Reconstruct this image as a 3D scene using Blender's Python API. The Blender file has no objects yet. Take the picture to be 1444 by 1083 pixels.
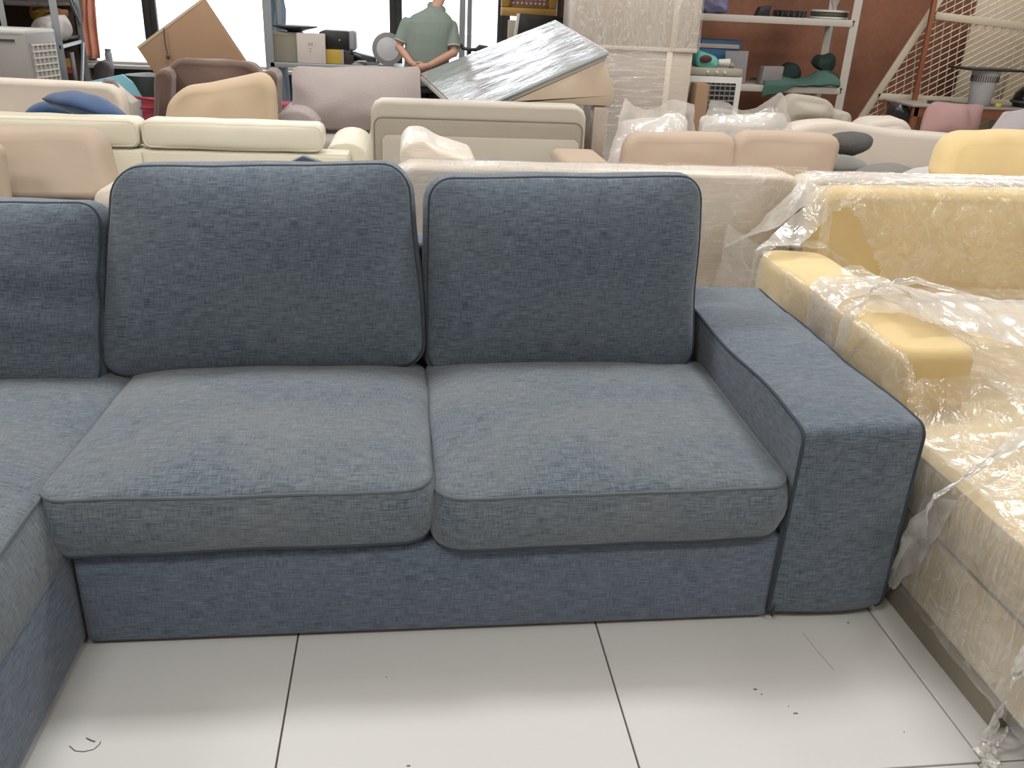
import bpy, bmesh, math, random
import numpy as np
from mathutils import Vector, Matrix, noise
random.seed(7)
C = bpy.context.scene.collection
PI = math.pi

# ------------------------------------------------------------------ camera
CAM = np.array([-1.31509025, -1.82793904, 1.54754609])
YAW, PITCH, ROLL, FPX = 0.130725643, 0.417613469, 0.0472968245, 1210.54468
def cam_matrix():
    f = np.array([math.sin(YAW)*math.cos(PITCH), math.cos(YAW)*math.cos(PITCH), -math.sin(PITCH)])
    r = np.array([math.cos(YAW), -math.sin(YAW), 0]); u = np.cross(r, f)
    c, s = math.cos(ROLL), math.sin(ROLL)
    return np.array([c*r+s*u, -s*r+c*u, f])
MC = cam_matrix()
cd = bpy.data.cameras.new('camera'); cam = bpy.data.objects.new('camera', cd); C.objects.link(cam)
cd.sensor_width = 36; cd.lens = FPX/1444*36; cd.clip_start = .05; cd.clip_end = 200
cam.matrix_world = Matrix(((MC[0][0], MC[1][0], -MC[2][0], CAM[0]), (MC[0][1], MC[1][1], -MC[2][1], CAM[1]),
                           (MC[0][2], MC[1][2], -MC[2][2], CAM[2]), (0, 0, 0, 1)))
bpy.context.scene.camera = cam

# ------------------------------------------------------------------ light
sc = bpy.context.scene
sc.view_settings.view_transform = 'Standard'; sc.view_settings.look = 'None'
sc.view_settings.gamma = 1; sc.view_settings.use_curve_mapping = False
sc.view_settings.exposure = 0.0
w = bpy.data.worlds.new('world'); sc.world = w; w.use_nodes = True
w.node_tree.nodes['Background'].inputs[0].default_value = (.93, .96, 1, 1)
w.node_tree.nodes['Background'].inputs[1].default_value = 3.2
LAMPS = [(-5.2, 1.0), (-5.2, 5.6), (-2.4, -2.2), (-2.4, 1.6), (-2.4, 5.6), (.9, -2.2), (.9, 1.6), (.9, 5.0), (3.8, -.6), (3.8, 3.0), (4.2, 6.2)]  # last lamp, right rear, is added to brighten the wallpapered side
for (lx, ly) in LAMPS:
    ld = bpy.data.lights.new('ceiling_or_fill_light', 'AREA'); ld.shape = 'RECTANGLE'; ld.size = 1.2; ld.size_y = .6
    ld.energy = ((60 if ly > 4 else 66) if ly > 0 else 60 if lx < 0 else 44) if lx < 2 else (36 if ly < 0 else 50)
    ld.color = (1, .985, .96)
    lo = bpy.data.objects.new('ceiling_or_fill_light', ld); C.objects.link(lo); lo.location = (lx, ly, 3.42)

# ------------------------------------------------------------------ geometry helpers
def at(px, py, x=None, y=None, z=None):
    d = MC.T @ np.array([(px-722)/FPX, -(py-541.5)/FPX, 1.0])
    ax, v = (0, x) if x is not None else (1, y) if y is not None else (2, z)
    t = (v-CAM[ax])/d[ax]
    return CAM + t*d
def prect(x0, y0, x1, y1, Y):
    mx, my = (x0+x1)/2, (y0+y1)/2
    return at(x0, my, y=Y)[0], at(x1, my, y=Y)[0], at(mx, y1, y=Y)[2], at(mx, y0, y=Y)[2]

class G:
    def __init__(s, v=None, f=None, uv=None): s.v = v or []; s.f = f or []; s.uv = uv or []
    def add(s, g):
        n = len(s.v); s.v += list(g.v)
        s.f += [tuple(i+n for i in q) for q in g.f]
        s.uv += g.uv if g.uv else [None]*len(g.f)
        return s
    def map(s, fn): s.v = [tuple(fn(*p)) for p in s.v]; return s

def box(x0, x1, y0, y1, z0, z1, r=0.0, seg=2):
    bm = bmesh.new(); bmesh.ops.create_cube(bm, size=1)
    for v in bm.verts:
        v.co = Vector(((x0+x1)/2+v.co.x*(x1-x0), (y0+y1)/2+v.co.y*(y1-y0), (z0+z1)/2+v.co.z*(z1-z0)))
    if r > 0:
        r = min(r, .49*min(abs(x1-x0), abs(y1-y0), abs(z1-z0)))
        bmesh.ops.bevel(bm, geom=list(bm.edges), offset=r, segments=seg, profile=.5, affect='EDGES')
    g = G([tuple(v.co) for v in bm.verts], [tuple(v.index for v in f.verts) for f in bm.faces])
    bm.free(); g.uv = [None]*len(g.f); return g
def rot(g, c, ax, ang):
    R = Matrix.Rotation(ang, 3, ax); c = Vector(c)
    return g.map(lambda x, y, z: R @ (Vector((x, y, z))-c) + c)

def slab(pts, vec, r=0.0):
    """closed prism: polygon pts (3-D, planar) extruded by vec"""
    bm = bmesh.new(); vs = [bm.verts.new(p) for p in pts]; f = bm.faces.new(vs)
    e = bmesh.ops.extrude_face_region(bm, geom=[f])
    nv = [x for x in e['geom'] if isinstance(x, bmesh.types.BMVert)]
    bmesh.ops.translate(bm, vec=Vector(vec), verts=nv)
    bmesh.ops.recalc_face_normals(bm, faces=list(bm.faces))
    if r > 0: bmesh.ops.bevel(bm, geom=list(bm.edges), offset=r, segments=2, profile=.5, affect='EDGES')
    bm.verts.index_update()
    g = G([tuple(v.co) for v in bm.verts], [tuple(v.index for v in f.verts) for f in bm.faces]); bm.free()
    g.uv = [None]*len(g.f); return g

def tube(path, r, n=8, closed=False, flat=1.0):
    P = [Vector(p) for p in path]; m = len(P); g = G()
    rr = r if isinstance(r, (list, tuple)) else [r]*m
    up = None
    for i in range(m):
        a = P[(i-1) % m] if closed or i > 0 else P[i]; b = P[(i+1) % m] if closed or i < m-1 else P[i]
        t = (b-a).normalized()
        if up is None:
            up = Vector((0, 0, 1)) if abs(t.z) < .9 else Vector((1, 0, 0))
        s = t.cross(up).normalized(); up2 = s.cross(t).normalized(); up = up2
        for k in range(n):
            q = 2*PI*k/n
            g.v.append(tuple(P[i] + s*math.cos(q)*rr[i] + up2*math.sin(q)*rr[i]*flat))
    last = m if closed else m-1
    for i in range(last):
        j = (i+1) % m
        for k in range(n):
            l = (k+1) % n; g.f.append((i*n+k, i*n+l, j*n+l, j*n+k)); g.uv.append(None)
    if not closed:
        g.f.append(tuple(range(n))[::-1]); g.f.append(tuple((m-1)*n+k for k in range(n))); g.uv += [None, None]
    return g

def lathe(prof, c=(0, 0, 0), n=24):
    g = G()
    for (r, z) in prof:
        for k in range(n):
            a = 2*PI*k/n; g.v.append((c[0]+r*math.cos(a), c[1]+r*math.sin(a), c[2]+z))
    for i in range(len(prof)-1):
        for k in range(n):
            l = (k+1) % n; g.f.append((i*n+k, i*n+l, (i+1)*n+l, (i+1)*n+k)); g.uv.append(None)
    g.f.append(tuple(range(n))[::-1]); g.f.append(tuple((len(prof)-1)*n+k for k in range(n))); g.uv += [None, None]
    return g

def grid(fn, nu, nv, keep=None):
    g = G()
    for j in range(nv+1):
        for i in range(nu+1): g.v.append(tuple(fn(i/nu, j/nv)))
    for j in range(nv):
        for i in range(nu):
            if keep and not keep((i+.5)/nu, (j+.5)/nv): continue
            a = j*(nu+1)+i; g.f.append((a, a+1, a+nu+2, a+nu+1)); g.uv.append(None)
    return g

def ellipsoid(c, r, n=16, m=10):
    return lathe([(max(1e-4, math.sin(PI*i/m)), -math.cos(PI*i/m)) for i in range(m+1)], n=n).map(
        lambda x, y, z: (c[0]+x*r[0], c[1]+y*r[1], c[2]+z*r[2]))

def outline(W, H, rc, n):
    """n points of a rounded rectangle centred on 0 (x right, z up), evenly spaced"""
    rc = min(rc, W/2*.98, H/2*.98); P = []
    for (cx, cz, a0) in ((W/2-rc, H/2-rc, 0), (-W/2+rc, H/2-rc, 90), (-W/2+rc, -H/2+rc, 180), (W/2-rc, -H/2+rc, 270)):
        for k in range(9):
            a = math.radians(a0+90*k/8); P.append((cx+rc*math.cos(a), cz+rc*math.sin(a)))
    L = [0]
    for i in range(len(P)): a, b = P[i], P[(i+1) % len(P)]; L.append(L[-1]+math.hypot(b[0]-a[0], b[1]-a[1]))
    out = []; i = 0
    for k in range(n):
        s = L[-1]*k/n
        while L[i+1] < s: i += 1
        t = (s-L[i])/max(1e-9, L[i+1]-L[i]); a, b = P[i], P[(i+1) % len(P)]
        out.append((a[0]+(b[0]-a[0])*t, a[1]+(b[1]-a[1])*t, s))
    return out

def cushion(q, dv, T, rc=.05, cf=.03, cb=.02, er=.0, bulge=.0, n=64, m=10, nw=.004, ns=6., seed=0, pw=1.0, pipe=0, warp=None, wscale=1.0):
    """padded block. q = four world corners BL,BR,TR,TL of its face, dv = unit vector from that face to its back, T thickness.
    cf/cb crowns of face and back, er soft edge radius, bulge of the sides. pipe>0 also returns the two welts."""
    q = [Vector(p) for p in q]; dv = Vector(dv).normalized()
    W = ((q[1]-q[0]).length+(q[2]-q[3]).length)/2; H = ((q[3]-q[0]).length+(q[2]-q[1]).length)/2
    ol = outline(W-2*er, H-2*er, rc, n)
    def wmap(x, y, z):
        if warp: x, y, z = warp(x, y, z, W, H)
        u, v = x/W+.5, z/H+.5
        P = q[0]*(1-u)*(1-v)+q[1]*u*(1-v)+q[2]*u*v+q[3]*(1-u)*v + dv*y
        if nw:
            nv = noise.noise_vector(Vector((x*ns+seed*7.3, y*ns, z*ns*wscale)))
            P = P + nv*nw
        return P
    def crown(x, z, c):
        a = min(1, abs(x)/max(1e-3, W/2-er)); b = min(1, abs(z)/max(1e-3, H/2-er))
        return c*max(0, (1-a**2.6)*(1-b**2.6))**(pw*(.6 if pipe else 1.7 if er > 0 else .9))
    rings = []; uvr = []
    for i in range(m):                                     # front lid
        s = (i+.35)/m; s = 1-(1-s)**1.5
        rings.append([(x*s, -crown(x*s, z*s, cf), z*s) for x, z, _ in ol]); uvr.append(('f', None))
    k2 = 8
    for i in range(k2+1):                                  # side wall
        t = (1-math.cos(PI*i/k2))/2; y = T*t
        off = bulge*math.sin(PI*t)
        if er > 0:
            dd = min(1, min(y, T-y)/min(er, T/2)); off += er*math.sqrt(max(0, 1-(1-dd)**2))
        R = []
        for j, (x, z, _) in enumerate(ol):
            a, b = ol[(j-1) % n], ol[(j+1) % n]; tx, tz = b[0]-a[0], b[1]-a[1]; l = math.hypot(tx, tz) or 1
            R.append((x+tz/l*off, y, z-tx/l*off))
        rings.append(R); uvr.append(('s', None))
    for i in reversed(range(m)):
        s = (i+.35)/m; s = 1-(1-s)**1.5
        rings.append([(x*s, T+crown(x*s, z*s, cb), z*s) for x, z, _ in ol]); uvr.append(('b', None))
    g = G()
    for R in rings:
        for p in R: g.v.append(tuple(wmap(*p)))
    loc = [p for R in rings for p in R]
    for i in range(len(rings)-1):
        side = m <= i+1 and i < m+k2
        side = m <= i < m+k2
        for k in range(n):
            l = (k+1) % n; f = (i*n+k, (i+1)*n+k, (i+1)*n+l, i*n+l)
            g.f.append(f)
            if side:
                d = ol[k]; e = ol[l]; dx, dz = abs(e[0]-d[0]), abs(e[1]-d[1])
                if dx > dz: g.uv.append([(loc[p][0], loc[p][1]+.37) for p in f])
                else: g.uv.append([(loc[p][1]+.37, loc[p][2]) for p in f])
            else: g.uv.append([(loc[p][0], loc[p][2]) for p in f])
    g.f.append(tuple(range(n))); g.uv.append([(loc[p][0], loc[p][2]) for p in range(n)])
    o = (len(rings)-1)*n
    g.f.append(tuple(o+k for k in range(n))[::-1]); g.uv.append([(loc[p][0], loc[p][2]) for p in g.f[-1]])
    if not pipe: return g
    p1 = tube([wmap(x, 0, z) for x, z, _ in ol], pipe, 6, True)
    p2 = tube([wmap(x, T, z) for x, z, _ in ol], pipe, 6, True)
    return g, p1, p2

OFF = {}
def obj(name, g, mat, parent=None, label=None, cat=None, group=None, kind=None, angle=42, subd=0):
    V = np.array(g.v, float)
    if parent is not None and parent.name in OFF: org = OFF[parent.name]
    else:
        org = np.array([(V[:, 0].min()+V[:, 0].max())/2, (V[:, 1].min()+V[:, 1].max())/2, V[:, 2].min()])
    me = bpy.data.meshes.new(name); me.from_pydata([tuple(p) for p in V-org], [], g.f)
    uv = me.uv_layers.new(name='UVMap'); co = V
    i = 0; data = np.zeros(len(me.loops)*2)
    for fi, f in enumerate(g.f):
        u = g.uv[fi] if fi < len(g.uv) else None
        if u is None:
            p = me.polygons[fi].normal; a = [abs(p[0]), abs(p[1]), abs(p[2])]; k = a.index(max(a))
            A, B = ((1, 2), (0, 2), (0, 1))[k]
            u = [(co[j][A], co[j][B]) for j in f]
        for t in u: data[2*i] = t[0]; data[2*i+1] = t[1]; i += 1
    uv.data.foreach_set('uv', data)
    me.polygons.foreach_set('use_smooth', [True]*len(me.polygons))
    me.set_sharp_from_angle(angle=math.radians(angle))
    me.materials.append(mat)
    o = bpy.data.objects.new(name, me); C.objects.link(o)
    if parent is not None: o.parent = parent; OFF[o.name] = org
    else: o.location = org; OFF[o.name] = org
    if label: o['label'] = label
    if cat: o['category'] = cat
    if group: o['group'] = group
    if kind: o['kind'] = kind
    if subd:
        s = o.modifiers.new('s', 'SUBSURF'); s.levels = subd; s.render_levels = subd
    return o
def thing(name, label, cat, loc, group=None):
    o = bpy.data.objects.new(name, None); C.objects.link(o); o.location = loc; o.empty_display_size = .1
    o['label'] = label; o['category'] = cat
    if group: o['group'] = group
    OFF[o.name] = np.array(loc, float); return o
def struct(name, g, mat, parent=None):
    o = obj(name, g, mat, parent)
    if parent is None: o['kind'] = 'structure'
    return o

# ------------------------------------------------------------------ materials
def srgb(r, g, b, k=None):
    f = lambda c: (c/255/12.92) if c/255 <= .04045 else ((c/255+.055)/1.055)**2.4
    c = [f(r), f(g), f(b)]; m_ = sum(c)/3
    k = (.74 if m_ > .3 else .85) if k is None else k
    return tuple(k*(m_+(x-m_)*.84) for x in c)+(1,)
def srgb_old(r, g, b):
    f = lambda c: (c/255/12.92) if c/255 <= .04045 else ((c/255+.055)/1.055)**2.4
    return (f(r), f(g), f(b), 1)
def nmat(name):
    m = bpy.data.materials.new(name); m.use_nodes = True
    return m, m.node_tree, m.node_tree.nodes['Principled BSDF']
def mat(name, col, rough=.6, metal=0, bump=0, bscale=40, stretch=(1, 1, 1), var=.06, coat=0, sheen=0, spec=.5, vscale=5, emis=0, trans=0):
    m, nt, b = nmat(name); N = nt.nodes; L = nt.links
    b.inputs['Roughness'].default_value = rough; b.inputs['Metallic'].default_value = metal
    b.inputs['Coat Weight'].default_value = coat; b.inputs['Coat Roughness'].default_value = .15
    b.inputs['Sheen Weight'].default_value = sheen; b.inputs['Specular IOR Level'].default_value = spec
    b.inputs['Transmission Weight'].default_value = trans
    if emis: b.inputs['Emission Color'].default_value = col; b.inputs['Emission Strength'].default_value = emis
    tc = N.new('ShaderNodeTexCoord'); n = N.new('ShaderNodeTexNoise'); n.inputs['Scale'].default_value = vscale; n.inputs['Detail'].default_value = 4
    L.new(tc.outputs['Object'], n.inputs['Vector'])
    mx = N.new('ShaderNodeMix'); mx.data_type = 'RGBA'; L.new(n.outputs['Fac'], mx.inputs['Factor'])
    mx.inputs[6].default_value = tuple(c*(1-var) for c in col[:3])+(1,); mx.inputs[7].default_value = tuple(min(1, c*(1+var)) for c in col[:3])+(1,)
    L.new(mx.outputs[2], b.inputs['Base Color'])
    if bump:
        mp = N.new('ShaderNodeMapping'); mp.inputs['Scale'].default_value = stretch; L.new(tc.outputs['Object'], mp.inputs['Vector'])
        n2 = N.new('ShaderNodeTexNoise'); n2.inputs['Scale'].default_value = bscale; n2.inputs['Detail'].default_value = 5
        L.new(mp.outputs[0], n2.inputs['Vector'])
        bp = N.new('ShaderNodeBump'); bp.inputs['Strength'].default_value = bump; bp.inputs['Distance'].default_value = .01
        L.new(n2.outputs['Fac'], bp.inputs['Height']); L.new(bp.outputs[0], b.inputs['Normal'])
    return m

def weave(name, dark, light, tint, fu=24, fv=460, con=.38, fade=.25):
    """coarse two-tone woven cover; UV in metres. dark/light yarns, tint = sun-bleached patches"""
    m, nt, b = nmat(name); N = nt.nodes; L = nt.links
    b.inputs['Roughness'].default_value = .9; b.inputs['Sheen Weight'].default_value = .22; b.inputs['Sheen Roughness'].default_value = .5
    b.inputs['Specular IOR Level'].default_value = .2
    uv = N.new('ShaderNodeUVMap'); uv.uv_map = 'UVMap'
    def ns(sx, sy, det=2, sc=1):
        mp = N.new('ShaderNodeMapping'); mp.inputs['Scale'].default_value = (sx, sy, 1); L.new(uv.outputs[0], mp.inputs['Vector'])
        n = N.new('ShaderNodeTexNoise'); n.inputs['Scale'].default_value = sc; n.inputs['Detail'].default_value = det; L.new(mp.outputs[0], n.inputs['Vector'])
        return n.outputs['Fac']
    def math_(op, a, b_):
        k = N.new('ShaderNodeMath'); k.operation = op
        for i, v in enumerate((a, b_)):
            if isinstance(v, (int, float)): k.inputs[i].default_value = v
            else: L.new(v, k.inputs[i])
        return k.outputs[0]
    h1 = ns(fu, fv); v1 = ns(fv*.8, fu*1.3); h2 = ns(14, 60, 3); fine = ns(700, 800, 1)
    s = math_('ADD', math_('MULTIPLY', h1, .42), math_('MULTIPLY', v1, .24))
    s = math_('ADD', s, math_('MULTIPLY', fine, .24)); s = math_('ADD', s, math_('MULTIPLY', h2, .10))
    rp = N.new('ShaderNodeValToRGB'); L.new(s, rp.inputs[0])
    rp.color_ramp.elements[0].position = .5-.13*con*2; rp.color_ramp.elements[0].color = dark
    rp.color_ramp.elements[1].position = .5+.13*con*2; rp.color_ramp.elements[1].color = light
    big = ns(2.2, 3.4, 4); br = N.new('ShaderNodeValToRGB'); L.new(big, br.inputs[0])
    br.color_ramp.elements[0].position = .34; br.color_ramp.elements[0].color = (0, 0, 0, 1)
    br.color_ramp.elements[1].position = .75; br.color_ramp.elements[1].color = (fade, fade, fade, 1)
    mx = N.new('ShaderNodeMix'); mx.data_type = 'RGBA'; L.new(br.outputs[0], mx.inputs['Factor']); L.new(rp.outputs[0], mx.inputs[6])
    mx.inputs[7].default_value = tint
    L.new(mx.outputs[2], b.inputs['Base Color'])
    bp = N.new('ShaderNodeBump'); bp.inputs['Strength'].default_value = .35; bp.inputs['Distance'].default_value = .0015
    L.new(s, bp.inputs['Height'])
    mp = N.new('ShaderNodeMapping'); mp.inputs['Scale'].default_value = (3.2, 26, 1); L.new(uv.outputs[0], mp.inputs['Vector'])
    wr = N.new('ShaderNodeTexNoise'); wr.inputs['Scale'].default_value = 1; wr.inputs['Detail'].default_value = 3; wr.inputs['Distortion'].default_value = .6
    L.new(mp.outputs[0], wr.inputs['Vector'])
    b2 = N.new('ShaderNodeBump'); b2.inputs['Strength'].default_value = .18; b2.inputs['Distance'].default_value = .010
    L.new(wr.outputs['Fac'], b2.inputs['Height']); L.new(bp.outputs[0], b2.inputs['Normal'])
    L.new(b2.outputs[0], b.inputs['Normal'])
    return m

def film(name, milky=.12, streak=.5, sc=(1, 1, 1), freq=14, bump=.5, rough=.16, gloss=.10):
    """thin clear stretch wrap: mostly transparent, glossy, whitish along creases"""
    m = bpy.data.materials.new(name); m.use_nodes = True; nt = m.node_tree; N = nt.nodes; L = nt.links; N.clear()
    out = N.new('ShaderNodeOutputMaterial'); tr = N.new('ShaderNodeBsdfTransparent'); tr.inputs[0].default_value = (1, 1, 1, 1)
    gl = N.new('ShaderNodeBsdfGlossy'); gl.inputs['Roughness'].default_value = rough; gl.inputs[0].default_value = (1, 1, 1, 1)
    df = N.new('ShaderNodeBsdfDiffuse'); df.inputs[0].default_value = (.90, .885, .865, 1)
    tl = N.new('ShaderNodeBsdfTranslucent'); tl.inputs[0].default_value = (.90, .885, .865, 1)
    tc = N.new('ShaderNodeTexCoord'); mp = N.new('ShaderNodeMapping'); mp.inputs['Scale'].default_value = sc; L.new(tc.outputs['Object'], mp.inputs['Vector'])
    n = N.new('ShaderNodeTexNoise'); n.inputs['Scale'].default_value = freq*.55; n.inputs['Detail'].default_value = 4; n.inputs['Distortion'].default_value = .9
    L.new(mp.outputs[0], n.inputs['Vector'])
    n2 = N.new('ShaderNodeTexNoise'); n2.inputs['Scale'].default_value = freq*.28; n2.inputs['Detail'].default_value = 5; n2.inputs['Distortion'].default_value = 1.2
    L.new(mp.outputs[0], n2.inputs['Vector'])
    # crease lines where the second noise crosses its middle value
    d1 = N.new('ShaderNodeMath'); d1.operation = 'SUBTRACT'; d1.inputs[1].default_value = .5; L.new(n2.outputs['Fac'], d1.inputs[0])
    d2 = N.new('ShaderNodeMath'); d2.operation = 'ABSOLUTE'; L.new(d1.outputs[0], d2.inputs[0])
    cr = N.new('ShaderNodeMapRange'); cr.inputs[1].default_value = 0; cr.inputs[2].default_value = .035; cr.inputs[3].default_value = streak*.75; cr.inputs[4].default_value = 0; L.new(d2.outputs[0], cr.inputs[0])
    lg = N.new('ShaderNodeMapRange'); lg.inputs[1].default_value = .45; lg.inputs[2].default_value = .75; lg.inputs[3].default_value = milky; lg.inputs[4].default_value = milky+streak*.45; L.new(n.outputs['Fac'], lg.inputs[0])
    mxx = N.new('ShaderNodeMath'); mxx.operation = 'MAXIMUM'; L.new(cr.outputs[0], mxx.inputs[0]); L.new(lg.outputs[0], mxx.inputs[1])
    bp = N.new('ShaderNodeBump'); bp.inputs['Strength'].default_value = bump; bp.inputs['Distance'].default_value = .03
    L.new(n.outputs['Fac'], bp.inputs['Height']); L.new(bp.outputs[0], gl.inputs['Normal'])
    a = N.new('ShaderNodeMixShader'); a.inputs[0].default_value = .35; L.new(df.outputs[0], a.inputs[1]); L.new(tl.outputs[0], a.inputs[2])
    s1 = N.new('ShaderNodeMixShader'); L.new(mxx.outputs[0], s1.inputs[0]); L.new(tr.outputs[0], s1.inputs[1]); L.new(a.outputs[0], s1.inputs[2])
    lw = N.new('ShaderNodeLayerWeight'); lw.inputs[0].default_value = .25; L.new(bp.outputs[0], lw.inputs['Normal'])
    mul = N.new('ShaderNodeMath'); mul.operation = 'MULTIPLY_ADD'; mul.inputs[1].default_value = .35; mul.inputs[2].default_value = gloss; mul.use_clamp = True; L.new(lw.outputs['Facing'], mul.inputs[0])
    s2 = N.new('ShaderNodeMixShader'); L.new(mul.outputs[0], s2.inputs[0]); L.new(s1.outputs[0], s2.inputs[1]); L.new(gl.outputs[0], s2.inputs[2])
    L.new(s2.outputs[0], out.inputs[0])
    return m

M = {}
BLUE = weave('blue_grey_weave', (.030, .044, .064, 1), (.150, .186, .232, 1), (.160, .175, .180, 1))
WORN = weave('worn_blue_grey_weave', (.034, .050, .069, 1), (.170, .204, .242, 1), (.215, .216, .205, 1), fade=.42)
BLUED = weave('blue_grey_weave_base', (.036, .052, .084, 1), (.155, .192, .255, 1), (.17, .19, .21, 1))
WELT = mat('blue_welt', (.035, .048, .062, 1), .9, bump=.3, bscale=300)
WELTL = mat('blue_welt_worn', (.10, .12, .135, 1), .9, bump=.3, bscale=300)
TILE = mat('white_floor_tile', (.55, .55, .535, 1), .6, var=.02, vscale=2.5, spec=.15)
GROUT = mat('dark_grout', srgb(96, 88, 78), .9)
CEIL = mat('ceiling_paint', srgb(235, 233, 230, .95), .9)
WALLB = mat('beige_wall', srgb(196, 178, 158), .85, bump=.1)
WRAPW = mat('white_wrapped_upholstery', srgb(222, 208, 190, .86), .42, bump=.28, bscale=11, stretch=(.7, 1, 6), coat=.25, var=.04)
CREAM = mat('cream_leather', srgb(226, 218, 192, .84), .42, bump=.12, bscale=9, var=.03)
TAUPE = mat('taupe_cloth', srgb(196, 174, 150), .85, bump=.15, bscale=14, var=.05)
IVORY = mat('ivory_cloth', srgb(228, 214, 198), .85, bump=.1, bscale=20, var=.04)
TANC = mat('tan_cloth', srgb(204, 178, 154), .8, bump=.12, bscale=9, var=.04)
BROWN = mat('brown_suede', srgb(108, 80, 68), .9, bump=.25, bscale=20, var=.12, sheen=.3)
SAND = mat('sand_cloth', srgb(214, 186, 150), .8, bump=.15, bscale=8, var=.04)
LAV = mat('pale_mauve_grey_cloth', srgb(184, 170, 166), .9, bump=.3, bscale=60, var=.05)
GREIGE = mat('greige_leather', srgb(206, 196, 180, .82), .5, bump=.08, bscale=12, var=.03)
YEL = mat('yellow_suede', srgb(224, 193, 122, .82), .8, bump=.15, bscale=8, var=.09, vscale=4, sheen=.3)
YELP = mat('pale_yellow_suede', srgb(222, 198, 146, .8), .8, bump=.15, bscale=8, var=.06, vscale=4, sheen=.3)
ROYAL = mat('royal_blue_velvet', (.012, .052, .15, 1), .7, sheen=.2, var=.1)
BLACK = mat('black_plastic', srgb(32, 32, 36), .4)
DGREY = mat('dark_grey_plastic', srgb(62, 66, 70), .5)
STEEL = mat('galvanised_steel', srgb(176, 186, 190), .4, .5, var=.08, vscale=40)
WSTEEL = mat('white_painted_steel', srgb(206, 198, 186), .5, var=.05)
GREYB = mat('grey_board', srgb(140, 136, 138), .6)
CARD = mat('brown_cardboard', srgb(160, 124, 90), .8, var=.06)
CARDL = mat('cardboard_edge', srgb(205, 185, 150), .8)
WHITEP = mat('white_plastic', srgb(225, 222, 215), .4)
RED = mat('crimson_cloth', srgb(170, 30, 60), .7)
FILM = film('clear_stretch_wrap', .16, .5, (1, .45, 1))
FILMT = film('torn_stretch_wrap', .12, .5, (1, .6, 1), freq=26, gloss=.05, rough=.2)
FILMS = film('streaked_stretch_wrap', .04, .55, (1, 3.2, .28), freq=26, gloss=.06, rough=.15)
FILMM = film('milky_stretch_wrap', .34, .5, (1, .6, 1))
FILMD = film('dense_stretch_wrap', .50, .4, freq=9)

# ------------------------------------------------------------------ the room
XL, XR, YF, YB, HC = -6.2, 6.6, -3.7, 9.6, 3.6
fl = struct('floor', box(XL-.2, XR+.2, YF-.2, YB+.2, -.12, -.006), GROUT)
tm = None; TS = .8; g0 = .0022
sl = .018; nt_ = 0
for j in range(-4, 13):
    for i in range(-7, 10):
        y0 = -.515+TS*j; x0 = -1.6+TS*i + sl*(y0)
        if x0 < XL-.5 or x0 > XR: continue
        if tm is None:
            t = obj('tile', box(g0, TS-g0, g0, TS-g0, -.008, 0, .0012, 1).map(lambda x, y, z: (x+x0, y+y0, z)), TILE, fl)
            tm = t; tb = (x0, y0); bx = t.location.copy()
        else:
            t = tm.copy(); C.objects.link(t); t.parent = fl; t.location = bx+Vector((x0-tb[0], y0-tb[1], 0))
struct('ceiling', box(XL-.2, XR+.2, YF-.2, YB+.2, HC, HC+.15), CEIL)
struct('wall_front', box(XL, XR, YF-.2, YF, 0, HC), WALLB)
struct('wall_left', box(XL-.2, XL, YF-.2, YB+.2, 0, HC), WALLB)
struct('wall_right', box(XR, XR+.2, YF-.2, YB+.2, 0, HC), WALLB)

SC = mat('scuff_dirt', srgb(110, 102, 94), .9)
for (px, py, a_, b_) in ((1065, 972, .006, .003), (1074, 979, .003, .002), (1122, 1006, .007, .003), (1112, 996, .002, .002), (545, 955, .002, .002), (576, 1080, .005, .003), (1275, 1032, .002, .002), (1196, 878, .004, .003)):
    P = at(px, py, z=0); obj('scuff', ellipsoid((P[0], P[1], .0), (a_, b_, .0006), 8, 4), SC, fl)
P = [at(p, q_, z=.0005) for p, q_ in ((98, 1052), (106, 1059), (118, 1060), (132, 1057), (140, 1050), (142, 1046))]
obj('scuff', tube(P, .0012, 5), SC, fl); P = [at(p, q_, z=.0005) for p, q_ in ((122, 1041), (128, 1044), (134, 1046))]; obj('scuff', tube(P, .0018, 5), SC, fl)
P = [at(p, q_, z=.0003) for p, q_ in ((1132, 892), (1150, 915), (1176, 945))]; obj('scuff', tube(P, .0007, 4), mat('scratch', srgb(160, 154, 146), .8), fl)

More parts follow.
